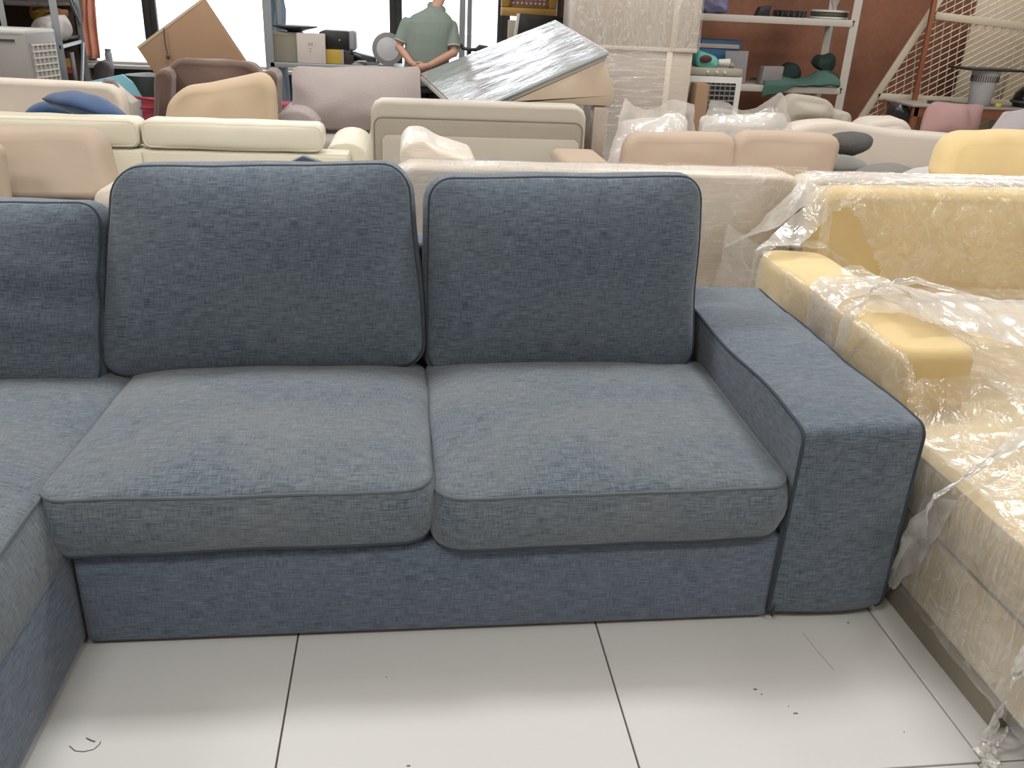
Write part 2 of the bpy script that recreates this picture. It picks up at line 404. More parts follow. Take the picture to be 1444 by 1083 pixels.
# red-brown damask wallpaper
def damask():
    m, nt, b = nmat('damask_wallpaper'); N = nt.nodes; L = nt.links; b.inputs['Roughness'].default_value = .6
    tc = N.new('ShaderNodeTexCoord'); n = N.new('ShaderNodeTexNoise'); n.inputs['Scale'].default_value = 1.6; n.inputs['Detail'].default_value = 5
    L.new(tc.outputs['Object'], n.inputs[0])
    rp = N.new('ShaderNodeValToRGB'); L.new(n.outputs['Fac'], rp.inputs[0])
    rp.color_ramp.elements[0].position = .35; rp.color_ramp.elements[0].color = srgb(124, 74, 48)
    rp.color_ramp.elements[1].position = .7; rp.color_ramp.elements[1].color = srgb(158, 98, 64)
    v = N.new('ShaderNodeTexVoronoi'); v.inputs['Scale'].default_value = 4.2; v.inputs['Randomness'].default_value = .15; L.new(tc.outputs['Object'], v.inputs[0])
    wv = N.new('ShaderNodeMath'); wv.operation = 'SINE'; ml = N.new('ShaderNodeMath'); ml.operation = 'MULTIPLY'; ml.inputs[1].default_value = 34
    L.new(v.outputs['Distance'], ml.inputs[0]); L.new(ml.outputs[0], wv.inputs[0])
    mr = N.new('ShaderNodeMapRange'); mr.inputs[1].default_value = -1; mr.inputs[2].default_value = 1; mr.inputs[3].default_value = 0; mr.inputs[4].default_value = .11
    L.new(wv.outputs[0], mr.inputs[0])
    mx = N.new('ShaderNodeMix'); mx.data_type = 'RGBA'; L.new(mr.outputs[0], mx.inputs[0]); L.new(rp.outputs[0], mx.inputs[6]); mx.inputs[7].default_value = srgb(84, 46, 36)
    L.new(mx.outputs[2], b.inputs[0]); return m
DAM = damask()
WX = at(800, 10, y=8.0)[0]
struct('wall_back', box(WX, XR, 8.0, 8.2, 0, HC), DAM)
struct('wall_back_return', box(WX, WX+.2, 8.2, YB, 0, HC), WALLB)
# window wall
xa = at(120, 40, y=9.4)[0]
struct('wall_back_left', box(XL, xa, 9.3, YB, 0, HC), mat('pinkish_plaster', srgb(190, 160, 140), .85))
zs = at(165, 90, y=9.4)[2]
FR = mat('dark_window_frame', srgb(72, 72, 70), .5, .3)
LOW = mat('dark_green_lower_pane', srgb(62, 72, 62), .3, var=.35, vscale=2.5)
struct('wall_back_window', box(xa, WX, 9.4, 9.5, 0, zs-.04), LOW)
struct('trim_1', box(xa, WX, 9.2, 9.5, zs-.04, zs, .01), WHITEP)
struct('trim_2', box(xa, WX, 9.35, 9.5, HC-.25, HC), WALLB)
GLASS = mat('window_glass', (1, 1, 1, 1), .0, var=0, trans=1, spec=.2)
def glass_thin():
    m = bpy.data.materials.new('clear_glass'); m.use_nodes = True; nt = m.node_tree; N = nt.nodes; L = nt.links; N.clear()
    out = N.new('ShaderNodeOutputMaterial'); tr = N.new('ShaderNodeBsdfTransparent'); gl = N.new('ShaderNodeBsdfGlossy'); gl.inputs['Roughness'].default_value = .02
    mx = N.new('ShaderNodeMixShader'); mx.inputs[0].default_value = .05; L.new(tr.outputs[0], mx.inputs[1]); L.new(gl.outputs[0], mx.inputs[2]); L.new(mx.outputs[0], out.inputs[0]); return m
GL = glass_thin()
mx_ = [xa] + [at(p, 10, y=9.4)[0] for p in (210, 388, 558, 711)] + [WX]
for i in range(5):
    a, b = mx_[i], mx_[i+1]; W_ = .075
    g = G()
    for (u0, u1, v0, v1) in ((a-.0, a+W_, zs, HC-.25), (b-W_, b, zs, HC-.25), (a, b, HC-.3, HC-.25)):
        g.add(box(u0, u1, 9.38, 9.45, v0, v1, .006))
    wn = struct('window_%d' % (i+1), g, FR); 
    obj('pane', box(a+W_*.8, b-W_*.8, 9.41, 9.416, zs+.002, HC-.29), GL, wn)
    obj('sill_rail', box(a, b, 9.36, 9.46, zs-.0, zs+.03, .004), WHITEP, wn)
# pale pavement outside
struct('ground_outside', box(-30, 30, 9.8, 45, -.2, -.05), mat('pale_paving', srgb(235, 232, 226), .9))
# ceiling light fixtures, one of them around the added right-rear fill lamp
LAMPM = mat('lamp_housing', srgb(240, 240, 238), .5)
for k, (lx, ly) in enumerate(LAMPS):
    row = sorted(set(round(p[1]) for p in LAMPS)).index(round(ly)); col = {-5: 'far left', -2: 'left of centre', 1: 'right of centre', 4: 'far right'}[round(lx)]
    t = thing('ceiling_light', 'unseen rectangular flush ceiling light panel %s, %s row from the front' % (col, ('first', 'second', 'third', 'fourth', 'fifth', 'sixth', 'seventh', 'eighth')[row]), 'light', (lx, ly, 3.48), 'ceiling light panels')
    fr = G()
    fr.add(box(lx-.66, lx+.66, ly-.36, ly-.31, 3.43, HC)); fr.add(box(lx-.66, lx+.66, ly+.31, ly+.36, 3.43, HC))
    fr.add(box(lx-.66, lx-.61, ly-.31, ly+.31, 3.43, HC)); fr.add(box(lx+.61, lx+.66, ly-.31, ly+.31, 3.43, HC))
    obj('frame', fr, LAMPM, t); obj('back_plate', box(lx-.61, lx+.61, ly-.31, ly+.31, 3.5, HC), LAMPM, t)

# ------------------------------------------------------------------ blue sectional sofa
sofa = thing('sectional_sofa', 'worn blue-grey woven sectional sofa with chaise on the left, standing on white tiles', 'sofa', (-1.2, .5, 0))
XA = -.33; XS = -2.15; ZB = .285; ZS = .445; SD = 1.15
base = obj('base', box(XS+.02, XA+.003, .0, 1.0, .012, ZB, .016, 3), BLUED, sofa)
# armrest
def armsh(x, y, z):
    if y < .5:
        k = max(0, .5-z)/.5
        y = y + .006*math.sin(9*x+3*z)
    x += .006*math.sin(7*y)*(1 if x < -.2 else .3)
    return (x, y, z + .004*math.sin(11*y+4*x))
def rbar(x0, x1, y0, y1, z0, z1, rf, n=8):
    """block whose profile (in y,z) has rounded front-top rt and front-bottom corners, extruded in x, finely cut"""
    prof = []
    rt, rb = rf
    for k in range(n+1):
        a = PI+PI/2*k/n; prof.append((y0+rb+rb*math.cos(a), z0+rb+rb*math.sin(a)))
    prof = prof[::1]
    for s in np.linspace(0, 1, 24)[1:]: prof.append((y0+rb+(y1-y0-rb)*s, z0))
    for s in np.linspace(0, 1, 10)[1:]: prof.append((y1, z0+(z1-z0)*s))
    for s in np.linspace(0, 1, 28)[1:]: prof.append((y1-(y1-y0-rt)*s, z1))
    for k in range(1, n+1):
        a = PI/2+PI/2*k/n; prof.append((y0+rt+rt*math.cos(a), z1-rt+rt*math.sin(a)))
    for s in np.linspace(0, 1, 14)[1:-1]: prof.append((y0, z1-rt-(z1-rt-z0-rb)*s))
    return prof
pr_ = rbar(XA, 0, -.005, SD, .012, .60, (.035, .06))
g = G(); nx = 14; npf = len(pr_)
L_ = [0]
for i in range(npf): a, b = pr_[i], pr_[(i+1) % npf]; L_.append(L_[-1]+math.hypot(a[0]-b[0], a[1]-b[1]))
for i in range(nx+1):
    x = XA + (0-XA)*i/nx; e = 1-abs(2*i/nx-1)**6
    for (y, z) in pr_:
        cy, cz = .55, .3
        k = .010*e
        yy = y + (-k if y < .03 else 0); zz = z + (k if z > .57 else 0)
        nz = noise.noise(Vector((x*5, y*5, z*5)))*.004 + noise.noise(Vector((x*4+9, y*24, z*6)))*.0022*(z > .55)
        g.v.append(armsh(x, yy+nz, zz+nz))
for i in range(nx):
    for k in range(npf):
        l = (k+1) % npf; g.f.append((i*npf+k, i*npf+l, (i+1)*npf+l, (i+1)*npf+k))
        xx = [XA+(-XA)*i/nx, XA+(-XA)*(i+1)/nx]; g.uv.append([(xx[0], L_[k]), (xx[0], L_[k+1]), (xx[1], L_[k+1]), (xx[1], L_[k])])
# side panels as grids keep the weave upright
g.f.append(tuple(range(npf))[::-1]); g.uv.append([(pr_[k][0], pr_[k][1]) for k in range(npf)][::-1])
g.f.append(tuple(nx*npf+k for k in range(npf))); g.uv.append([(pr_[k][0], pr_[k][1]) for k in range(npf)])
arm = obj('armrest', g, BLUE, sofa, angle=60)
for x, mt in ((XA, WELT), (0.0, WELT)):
    obj('piping', tube([armsh(x, y, z) for (y, z) in pr_], .0048, 6, True), mt, arm)
obj('piping', tube([(XA+.014, -.006, z) for z in np.linspace(.02, .28, 8)], .004, 6), WELT, arm)
# back frame
obj('backrest_frame', box(XS-.95, XA+.02, 1.0, SD, .012, .80, .02, 3), BLUED, sofa)
def seat_cushion(x0, x1, y0, y1, zb, T, seed, cf=.058, rot_=0, dz=(0, 0, 0, 0), warp=None):
    q = [(x0-(.035 if seed == 1 else 0), y0, zb+T+dz[0]), (x1, y0, zb+T+dz[1]), (x1, y1, zb+T+dz[2]), (x0, y1, zb+T+dz[3])]
    return cushion(q, (0, 0, -1), T, rc=.075, cf=cf, cb=.0, bulge=.020, n=150, m=18, nw=.006, ns=4.5, seed=seed, pipe=.0045, warp=warp)
for (x0, x1, s, dz) in ((XS+.0, -1.262, 1, (0, .012, 0, 0)), (-1.256, XA-.006, 2, (-.018, .0, .01, .01))):
    c, p1, p2 = seat_cushion(x0, x1, -.025, .80, ZB+.012, .15, s, dz=dz)
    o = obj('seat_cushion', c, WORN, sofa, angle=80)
    obj('piping', p1, WELTL, o); obj('piping', p2, WELT, o)
# back cushions: face corners on the leaning back plane
def backc(px, yb, yt, T, seed, cf, nw=.008, rc=.07, **k):
    q = [at(*px[0], y=yb), at(*px[1], y=yb), at(*px[2], y=yt), at(*px[3], y=yt)]
    n = Vector(q[1]-q[0]).cross(Vector(q[3]-q[0])); n.normalize(); n = -n if n.y < 0 else n
    return cushion(q, n, T, rc=rc, cf=cf, cb=.03, bulge=.018, n=150, m=18, nw=nw, ns=4.0, seed=seed, pipe=.0048, **k)
c, p1, p2 = backc([(142, 532), (600, 516), (574, 232), (158, 236)], .715, .86, .15, 5, .105, rc=.085)
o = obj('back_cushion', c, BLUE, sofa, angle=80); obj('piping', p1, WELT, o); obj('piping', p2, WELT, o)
c, p1, p2 = backc([(602, 528), (974, 521), (990, 250), (606, 250)], .73, .86, .14, 6, .09)
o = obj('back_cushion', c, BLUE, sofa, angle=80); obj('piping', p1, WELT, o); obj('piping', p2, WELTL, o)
def wr(x, y, z, W, H):
    k = max(0, (x/W+.5)-.45)*1.8
    y -= -.010*k*math.sin(z*38+x*5)*math.exp(-((z+.02)/.17)**2)
    return x, y, z
c, p1, p2 = backc([(-270, 566), (138, 553), (141, 287), (-240, 280)], .67, .82, .17, 8, .085, warp=wr)
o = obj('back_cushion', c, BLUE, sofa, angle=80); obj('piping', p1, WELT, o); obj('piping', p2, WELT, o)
# chaise
obj('chaise_base', box(XS-.9, XS+.012, -.95, 1.0, .012, ZB, .016, 3), BLUED, sofa)
q = [(XS-.9, -.97, ZB+.165), (XS-.03, -.97, ZB+.165), (XS-.012, .86, ZB+.150), (XS-.9, .86, ZB+.15)]
c, p1, p2 = cushion(q, (0, 0, -1), .155, rc=.05, cf=.05, cb=0, bulge=.008, n=170, m=18, nw=.006, ns=4, seed=12, pipe=.004, warp=lambda x, y, z, W, H: (x+(.035*max(0, y)/.155 if x > 0 else 0), y, z))
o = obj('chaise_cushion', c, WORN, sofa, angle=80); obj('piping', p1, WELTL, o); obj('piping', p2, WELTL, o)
obj('chaise_armrest', box(XS-1.16, XS-.915, -.2, SD, .012, .60, .03, 3), BLUE, sofa)
tp = at(428, 224, y=1.09)
obj('loose_cover_corner', slab([(tp[0]-.07, 1.07, .80), (tp[0]+.10, 1.07, .80), (tp[0]+.07, 1.07, tp[2]-.01), (tp[0], 1.07, tp[2]+.012), (tp[0]-.05, 1.07, tp[2]-.012)], (0, .03, 0), .004), BLUED, sofa)

# ------------------------------------------------------------------ yellow wrapped chaise sofa on the right
ys = thing('wrapped_yellow_sofa', 'pale yellow suede chaise sofa in torn clear stretch wrap, beside the blue armrest', 'sofa', (1.1, .3, 0))
YX = .085
AX1, AY0, AY1, AZ = .37, .33, 1.46, .675
obj('base', box(YX, 2.15, -.85, 1.7, .060, .285, .02, 3), YELP, ys)
WOOD = mat('dark_wood_foot', srgb(70, 44, 34), .5)
for (fx, fy) in ((YX+.04, -.56), (2.0, -.78)):
    obj('leg', box(fx-.04, fx+.04, fy-.04, fy+.04, 0, .065, .006), WOOD, ys)
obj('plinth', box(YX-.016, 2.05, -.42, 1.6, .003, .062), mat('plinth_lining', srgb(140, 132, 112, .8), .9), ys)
q = [(YX, -.86, .455), (2.12, -.86, .455), (2.12, 1.42, .455), (YX, 1.42, .455)]
c, p1, p2 = cushion(q, (0, 0, -1), .165, rc=.05, cf=.035, bulge=.012, n=110, m=12, seed=21, pipe=.004)
o = obj('seat_cushion', c, YELP, ys, angle=80); obj('piping', p1, YELP, o); obj('piping', p2, mat('brown_piping', srgb(120, 92, 66), .8), o)
c = cushion([(YX+.005, AY0, AZ), (AX1, AY0, AZ), (AX1, AY1, AZ), (YX+.005, AY1, AZ)], (0, 0, -1), .25, rc=.04, cf=.022, er=.035, n=90, m=10, nw=.006, seed=4)
obj('armrest', c, YEL, ys, angle=80)
zt = .90
c = cushion([(AX1+.01, 1.45, .45), (2.1, 1.45, .45), (2.1, 1.53, zt+.01), (AX1-.005, 1.53, zt)], (0, 1, 0), .17, rc=.05, cf=.02, er=.03, n=90, m=10, seed=5)
obj('backrest', c, YEL, ys, angle=80)

# wrap, following the sofa from the floor over arm and seat
def fn_noise(P, a=.02, f=3.5, s=0):
    v = noise.noise_vector(Vector((P[0]*f+s, P[1]*f*1.0, P[2]*f)))
    w2 = noise.noise_vector(Vector((P[0]*f*4+s, P[1]*f*4, P[2]*f*4)))
    return (P[0]+v.x*a+w2.x*a*.35, P[1]+v.y*a*.5, P[2]+abs(v.z)*a+w2.z*a*.3)
def lerp(a, b, t): return tuple(a[i]*(1-t)+b[i]*t for i in range(len(a)))
def poly_at(pts, u):
    L = [0]
    for i in range(len(pts)-1): L.append(L[-1]+math.dist(pts[i], pts[i+1]))
    s = u*L[-1]
    for i in range(len(pts)-1):
        if s <= L[i+1]+1e-9: return lerp(pts[i], pts[i+1], (s-L[i])/max(1e-9, L[i+1]-L[i]))
    return pts[-1]
prA = [(YX-.022, .067), (YX-.018, .44), (YX-.012, .675), (YX+.03, .712), (AX1-.03, .712), (AX1+.03, .66), (AX1+.09, .53), (2.1, .515)]
prS = [(YX-.022, .067), (YX-.018, .30), (YX-.014, .44), (YX+.01, .485), (YX+.12, .50), (AX1+.03, .512), (AX1+.3, .516), (2.1, .515)]
UA = [0, .16, .26, .29, .42, .46, .52, 1]
def prof(P, u):
    for i in range(7):
        if u <= UA[i+1]: return lerp(P[i], P[i+1], (u-UA[i])/(UA[i+1]-UA[i]))
    return P[-1]
def skin(u, v):
    y = -.86 + 2.28*v
    k = min(1, max(0, (y-.12)/.19)); k = k*k*(3-2*k)
    a = lerp(prof(prS, u), prof(prA, u), k)
    P = fn_noise((a[0], y, a[1]), .016, 4.5)
    return (min(P[0], 2.1) if u > .2 else min(P[0], YX-.006), P[1], max(P[2], .064))
def keepskin(u, v):
    y = -.86+2.28*v; n = noise.noise(Vector((u*14, y*6, 0)))*.05
    if .265 < u < .44+n and .93+n*1.2+(u-.27)*.9 < y < 1.33+n: return False        # bare rear part of the arm
    if .27+n*.5 < u < .475 and .235 < y < .60+n*2-(u-.28)*.9: return False               # bare front end
    return True
wrap = obj('stretch_wrap', grid(skin, 200, 150, keepskin), FILMT, ys, label='clear wrinkled plastic wrap with torn holes', angle=180)
def shard(u, v):
    x = .34+1.78*u
    if v < .55: t = v/.55; P = (x, 1.43+.03*t-.03*math.sin(t*PI), .50+.44*t)
    else: t = (v-.55)/.45; P = (x, 1.46+.30*t, .94)
    return fn_noise(P, .02, 5, 9)
def keepb(u, v):
    x = .34+1.78*u; z = .50+.44*v/.55
    n = noise.noise(Vector((u*20, v*9, 3)))*.03
    if v < .55 and x < .62-(z-.62)*.75+n and z < .85+n and x > .38: return False
    return True
obj('stretch_wrap', grid(shard, 150, 90, keepb), FILMT, ys, angle=180)
def sidef(u, v):
    y = -.9+1.25*u; z = .10+.37*v
    return fn_noise((YX-.026-.006*math.sin(9*u), y, z), .007, 9, 6)
obj('stretch_wrap', grid(sidef, 60, 24), FILMS, ys, angle=180)
def fan_(u, v):
    a = Vector(at(1302, 700, x=YX-.035))*(1-u)+Vector(at(1350, 706, x=YX-.035))*u
    b = Vector(at(1247, 838, x=YX-.035))*(1-u)+Vector(at(1296, 800, x=YX-.035))*u
    return fn_noise(tuple(a*(1-v)+b*v), .008, 14, 8)
obj('stretch_wrap', grid(fan_, 14, 26), FILMM, ys, angle=180)
# tent of film from the back corner down to the arm's outer rear corner
A_, B_, C_, D_ = Vector((.36, 1.48, .925)), Vector((YX-.03, 1.50, .72)), Vector((.40, 1.45, .72)), Vector((YX-.02, 1.30, .70))
def tent(u, v):
    P = (A_*(1-u)+B_*u)*(1-v)+(Vector((.36, 1.72, .90))*(1-u)+Vector((YX-.03, 1.72, .60))*u)*v
    P.z -= .05*math.sin(PI*u)*(1-v*.5)
    return fn_noise(P, .018, 7, 2)
obj('stretch_wrap', grid(tent, 26, 14), FILMM, ys, angle=180)
def tent2(u, v):
    P = (A_*(1-u)+Vector((YX-.02, 1.34, .715))*u)*(1-v)+(Vector((.37, 1.46, .80))*(1-u)+Vector((YX+.1, 1.28, .73))*u)*v
    return fn_noise(P, .012, 9, 5)
obj('stretch_wrap', grid(tent2, 26, 8), FILMM, ys, angle=180)
# outer flank behind the arm down to the floor
def flank(u, v):
    return fn_noise((YX-.02-.02*math.sin(PI*v), 1.36+.36*u, .09+.62*v), .014, 6, 3)
obj('stretch_wrap', grid(flank, 16, 26), FILM, ys, angle=180)
# loose milky sheet lying across the seat from arm to the right
def loose(u, v):
    a0, a1 = at(1205, 395, z=.74), at(1480, 425, z=.62); b0, b1 = at(1300, 445, z=.74), at(1500, 500, z=.60)
    P = Vector(a0)*(1-u)*(1-v)+Vector(a1)*u*(1-v)+Vector(b1)*u*v+Vector(b0)*(1-u)*v
    P.z += .04*math.sin(PI*v)*(1-u*.4) - .02*math.sin(PI*u)
    return fn_noise(P, .022, 8, 4)
obj('loose_wrap', grid(loose, 50, 16), FILMD, ys, label='milky loose sheet of wrap bunched over the seat', angle=180)
# band over the arm where the wrap is bunched
def band(u, v):
    y = .66+.20*v+.10*u
    a = prof(prA, .10+.40*u); P = (a[0], y, a[1]+.004)
    return fn_noise(P, .014, 12, 6)
obj('stretch_wrap', grid(band, 60, 18), FILMM, ys, angle=180)
# twisted strands
def strand(name, pts, wd, seed, mt=FILMD):
    def f(u, v):
        p = poly_at(pts, u); tw = 3.0*math.sin(u*4+seed)
        wv = wd*(1+.5*math.sin(u*9+seed))
        o = (v-.5)*2*wv
        P = (p[0]+o*math.cos(tw)*.7, p[1]+o*.5, p[2]+abs(o)*.25*math.sin(tw)+o*.4)
        n = noise.noise_vector(Vector((u*14, v*5, seed)))*.010
        return (P[0]+n.x, P[1]+n.y, P[2]+n.z)
    return obj(name, grid(f, 60, 7), mt, ys, label='twisted strand of milky wrap', angle=180)
strand('wrap_strand', [tuple(at(1500, 590, z=.56)), tuple(at(1430, 625, z=.53)), tuple(at(1370, 668, z=.52)), tuple(at(1318, 700, z=.50)), tuple(at(1290, 760, x=YX-.03)), tuple(at(1256, 825, x=YX-.035))], .026, 1)
strand('wrap_strand', [tuple(at(1470, 880, x=YX-.05)), tuple(at(1430, 950, x=YX-.05)), tuple(at(1408, 1010, x=YX-.04)), tuple(at(1392, 1050, x=YX-.05))], .014, 4)
strand('wrap_strand', [tuple(at(1180, 500, x=YX-.02)), tuple(at(1200, 440, z=.725)), tuple(at(1235, 405, z=.74)), tuple(at(1290, 392, z=.75)), tuple(at(1380, 420, z=.72))], .016, 7, FILMM)
strand('wrap_strand', [tuple(at(1420, 1035, z=.03)), tuple(at(1395, 1050, z=.02)), tuple(at(1385, 1075, z=.02)), tuple(at(1410, 1082, z=.02))], .02, 9)

# ------------------------------------------------------------------ wrapped white sofas, backs to us
def zat(px, py, Y): return at(px, py, y=Y)[2]
Y1 = 1.88
x0 = at(556, 250, y=Y1)[0]; x1 = at(1132, 255, y=Y1)[0]; zt1 = zat(850, 240, Y1)
ws = thing('wrapped_white_sofa', 'off-white sofa in shrink wrap, seen from behind between the blue back cushions', 'sofa', ((x0+x1)/2, Y1+.4, 0))
c = cushion([(x0, Y1, .06), (x1, Y1, .06), (x1, Y1, zt1), (x0, Y1, zt1)], (0, 1, 0), .2, rc=.05, cf=.012, er=.02, n=110, m=10, nw=.004, seed=31)
obj('backrest', c, WRAPW, ws, angle=80)
obj('base', box(x0+.02, x1-.02, Y1+.2, Y1+.9, .06, .42, .03), WRAPW, ws)
P0 = at(572, 188, y=2.25); P1 = at(604, 192, y=2.2); P2 = at(672, 234, y=2.1)
obj('armrest', slab([(P0[0]-.02, 2.06, .42), (P2[0]+.1, 2.06, .42), (P2[0], 2.06, zt1-.01), (P2[0]-.16, 2.06, zt1+.035), (P1[0]+.02, 2.06, P1[2]-.025), (P1[0]-.02, 2.06, P1[2]), (P0[0]+.01, 2.06, P0[2]-.005), (P0[0]-.025, 2.06, P0[2]-.05)], (0, .5, 0), .02), WRAPW, ws)
obj('stretch_wrap', grid(lambda u, v: fn_noise((x0-.006+(x1-x0+.012)*u, Y1-.022, .1+(zt1-.06)*v), .006, 7, 1), 40, 20), FILM, ws, angle=180)
for fx in (x0+.1, x1-.1):
    obj('leg', box(fx-.03, fx+.03, Y1+.05, Y1+.11, 0, .07), BLACK, ws); obj('leg', box(fx-.03, fx+.03, Y1+.8, Y1+.86, 0, .07), BLACK, ws)
x2 = at(1138, 255, y=Y1)[0]; x3 = 2.6; zt2 = zat(1300, 253, Y1)
ws2 = thing('wrapped_white_sofa', 'off-white shrink-wrapped sofa back directly behind the yellow wrapped sofa', 'sofa', ((x2+x3)/2, Y1+.4, 0))
c = cushion([(x2, Y1, .06), (x3, Y1, .06), (x3, Y1, zt2-.005), (x2, Y1, zt2-.005)], (0, 1, 0), .2, rc=.06, cf=.012, er=.02, n=110, m=10, nw=.004, seed=32)
obj('backrest', c, WRAPW, ws2, angle=80); obj('base', box(x2+.02, x3-.02, Y1+.2, Y1+.9, .06, .42, .03), WRAPW, ws2)
obj('stretch_wrap', grid(lambda u, v: fn_noise((x2-.01+(x3-x2)*u, Y1-.022+.05*max(0, v-.92)*12, .1+(zt2-.08)*min(v, .94)/.94), .008, 7, 4), 50, 24), FILMM, ws2, angle=180)
for fx in (x2+.1, x3-.1):
    obj('leg', box(fx-.03, fx+.03, Y1+.05, Y1+.11, 0, .07), BLACK, ws2); obj('leg', box(fx-.03, fx+.03, Y1+.8, Y1+.86, 0, .07), BLACK, ws2)

def pq(px, Y, Yt=None):
    Yt = Y if Yt is None else Yt
    return [at(*px[0], y=Y), at(*px[1], y=Y), at(*px[2], y=Yt), at(*px[3], y=Yt)]

# ------------------------------------------------------------------ taupe armchair back, left
Y = 2.75
tc_ = thing('taupe_armchair', 'taupe cloth armchair with dark base rail behind the left blue cushion', 'armchair', (at(60, 250, y=Y)[0], Y+.3, 0))
c = cushion(pq([(-60, 284), (160, 286), (132, 185), (-40, 183)], Y, Y+.12), (0, 1, 0), .22, rc=.045, cf=.004, er=.05, n=90, m=10, nw=.010, ns=5, seed=41)
obj('backrest', c, TAUPE, tc_, angle=80)
a = at(-60, 283, y=Y); b = at(120, 284, y=Y)
obj('rail', box(a[0], b[0], Y-.03, Y+.3, a[2]-.045, a[2]-.012, .004), BLACK, tc_)
obj('base', box(a[0], at(160, 300, y=Y)[0], Y-.04, Y+.58, .08, a[2]-.045, .03), TAUPE, tc_)
e = at(136, 278, y=Y)
c = cushion(pq([(128, 300), (185, 300), (180, 262), (134, 268)], Y-.1), (0, 1, 0), .5, rc=.02, cf=.01, er=.02, n=40, m=5, seed=3)
obj('armrest', c, IVORY, tc_, angle=80)
c = cushion(pq([(-60, 300), (16, 300), (2, 205), (-60, 200)], Y-.12), (0, 1, 0), .05, rc=.02, cf=.01, er=.015, n=40, m=5, seed=3)
obj('side_wing', c, TAUPE, tc_, angle=80)
for fx in (a[0]+.1, e[0]-.05):
    obj('leg', box(fx-.02, fx+.02, Y, Y+.04, 0, .09), BLACK, tc_); obj('leg', box(fx-.02, fx+.02, Y+.5, Y+.54, 0, .09), BLACK, tc_)

# ------------------------------------------------------------------ cream leather sofa, back to us
Y = 3.4
xe = at(456, 200, y=Y)[0]; xm = at(197, 190, y=Y)[0]; xb = xm-(xe-xm)*1.05
cs = thing('cream_leather_sofa', 'long cream leather sofa with two back pads, seen from behind', 'sofa', (xm, Y+.45, 0))
zh = zat(300, 172, Y); zl = zat(300, 212, Y)
for (u0, u1, s) in ((xb, xm-.006, 1), (xm+.006, xe, 2)):
    c = cushion([(u0, Y, zl), (u1, Y, zl), (u1, Y, zh), (u0, Y, zh)], (0, 1, 0), .19, rc=.035, cf=.02, er=.012, n=90, m=10, nw=.004, ns=7, seed=50+s, pipe=.004)
    o = obj('back_pad', c[0], CREAM, cs, angle=80); obj('piping', c[1], CREAM, o)
obj('backrest', box(xb+.01, xe+.14, Y+.012, Y+.2, .08, zl-.005, .012, 2), CREAM, cs)
obj('trim_panel', box(xb+.02, xm-.004, Y, Y+.02, .1, zl-.02, .006), CREAM, cs)
obj('trim_panel', box(xm+.004, xe+.13, Y, Y+.02, .1, zl-.02, .006), CREAM, cs)
za = zat(495, 192, Y+.5)
def arm_round(x0, x1, y0, y1, z1, mt, par, name='armrest'):
    w_ = (x1-x0)/2; pts = [(x0, y0, .1), (x1, y0, .1)]
    for k in range(9):
        a = PI*k/8; pts.append(((x0+x1)/2+w_*math.cos(a), y0, z1-w_*.7+w_*.7*math.sin(a)))
    return obj(name, slab(pts, (0, y1-y0, 0), .012), mt, par)
arm_round(at(462, 200, y=Y+.5)[0], at(517, 205, y=Y+.5)[0]+.02, Y+.22, Y+.95, za, CREAM, cs)
arm_round(xb-.05, xb+.15, Y+.22, Y+.95, za, CREAM, cs)
obj('seat', box(xb+.15, xe, Y+.2, Y+.9, .1, .45, .04, 3), CREAM, cs)
for fx in (xb+.1, xe):
    for fy in (Y+.05, Y+.8): obj('leg', box(fx-.03, fx+.03, fy, fy+.06, 0, .1), BLACK, cs)

# ------------------------------------------------------------------ greige leather loveseat, back to us
Y = 4.7
x0, x1, _, zt = prect(521, 145, 826, 240, Y)
gs = thing('greige_loveseat', 'greige leather loveseat with welted rear panel, seen from behind in the middle', 'sofa', ((x0+x1)/2, Y+.4, 0))
c = cushion([(x0, Y, .1), (x1, Y, .1), (x1-.005, Y, zt), (x0+.015, Y, zt)], (0, 1, 0), .2, rc=.06, cf=.004, er=.028, n=110, m=10, nw=.003, seed=61)
obj('backrest', c, GREIGE, gs, angle=80)
zi = zat(670, 169, Y)
ol = [(x0+.035, .14)]+[(x0+.035+.06*(1-math.cos(a)), zi-.06+.06*math.sin(a)) for a in np.linspace(0, PI/2, 6)]+[(x1-.03-.06*(1-math.sin(a)), zi-.06+.06*math.cos(a)) for a in np.linspace(0, PI/2, 6)]+[(x1-.03, .14)]
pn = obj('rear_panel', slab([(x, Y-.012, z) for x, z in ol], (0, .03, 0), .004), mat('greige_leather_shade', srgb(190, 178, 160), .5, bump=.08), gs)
obj('piping', tube([(x, Y-.012, z) for x, z in ol], .006, 6), mat('greige_welt', srgb(140, 128, 112), .6), pn)
zi2 = zat(670, 193, Y)
obj('lower_panel', slab([(x0+.09, Y-.028, .14), (x0+.09, Y-.028, zi2-.03), (x0+.12, Y-.028, zi2), (x1-.09, Y-.028, zi2), (x1-.05, Y-.028, zi2-.03), (x1-.05, Y-.028, .14)], (0, .03, 0), .008), GREIGE, gs)
obj('seat', box(x0+.05, x1-.05, Y+.2, Y+.85, .1, .44, .04, 3), GREIGE, gs)
for s_, (a_, b_) in enumerate(((x0-.02, x0+.18), (x1-.18, x1+.02))): obj('armrest', box(a_, b_, Y+.18, Y+.85, .1, .6, .04, 3), GREIGE, gs)
for fx in (x0+.08, x1-.08):
    for fy in (Y+.05, Y+.75): obj('leg', box(fx-.02, fx+.02, fy, fy+.04, 0, .12), BLACK, gs)

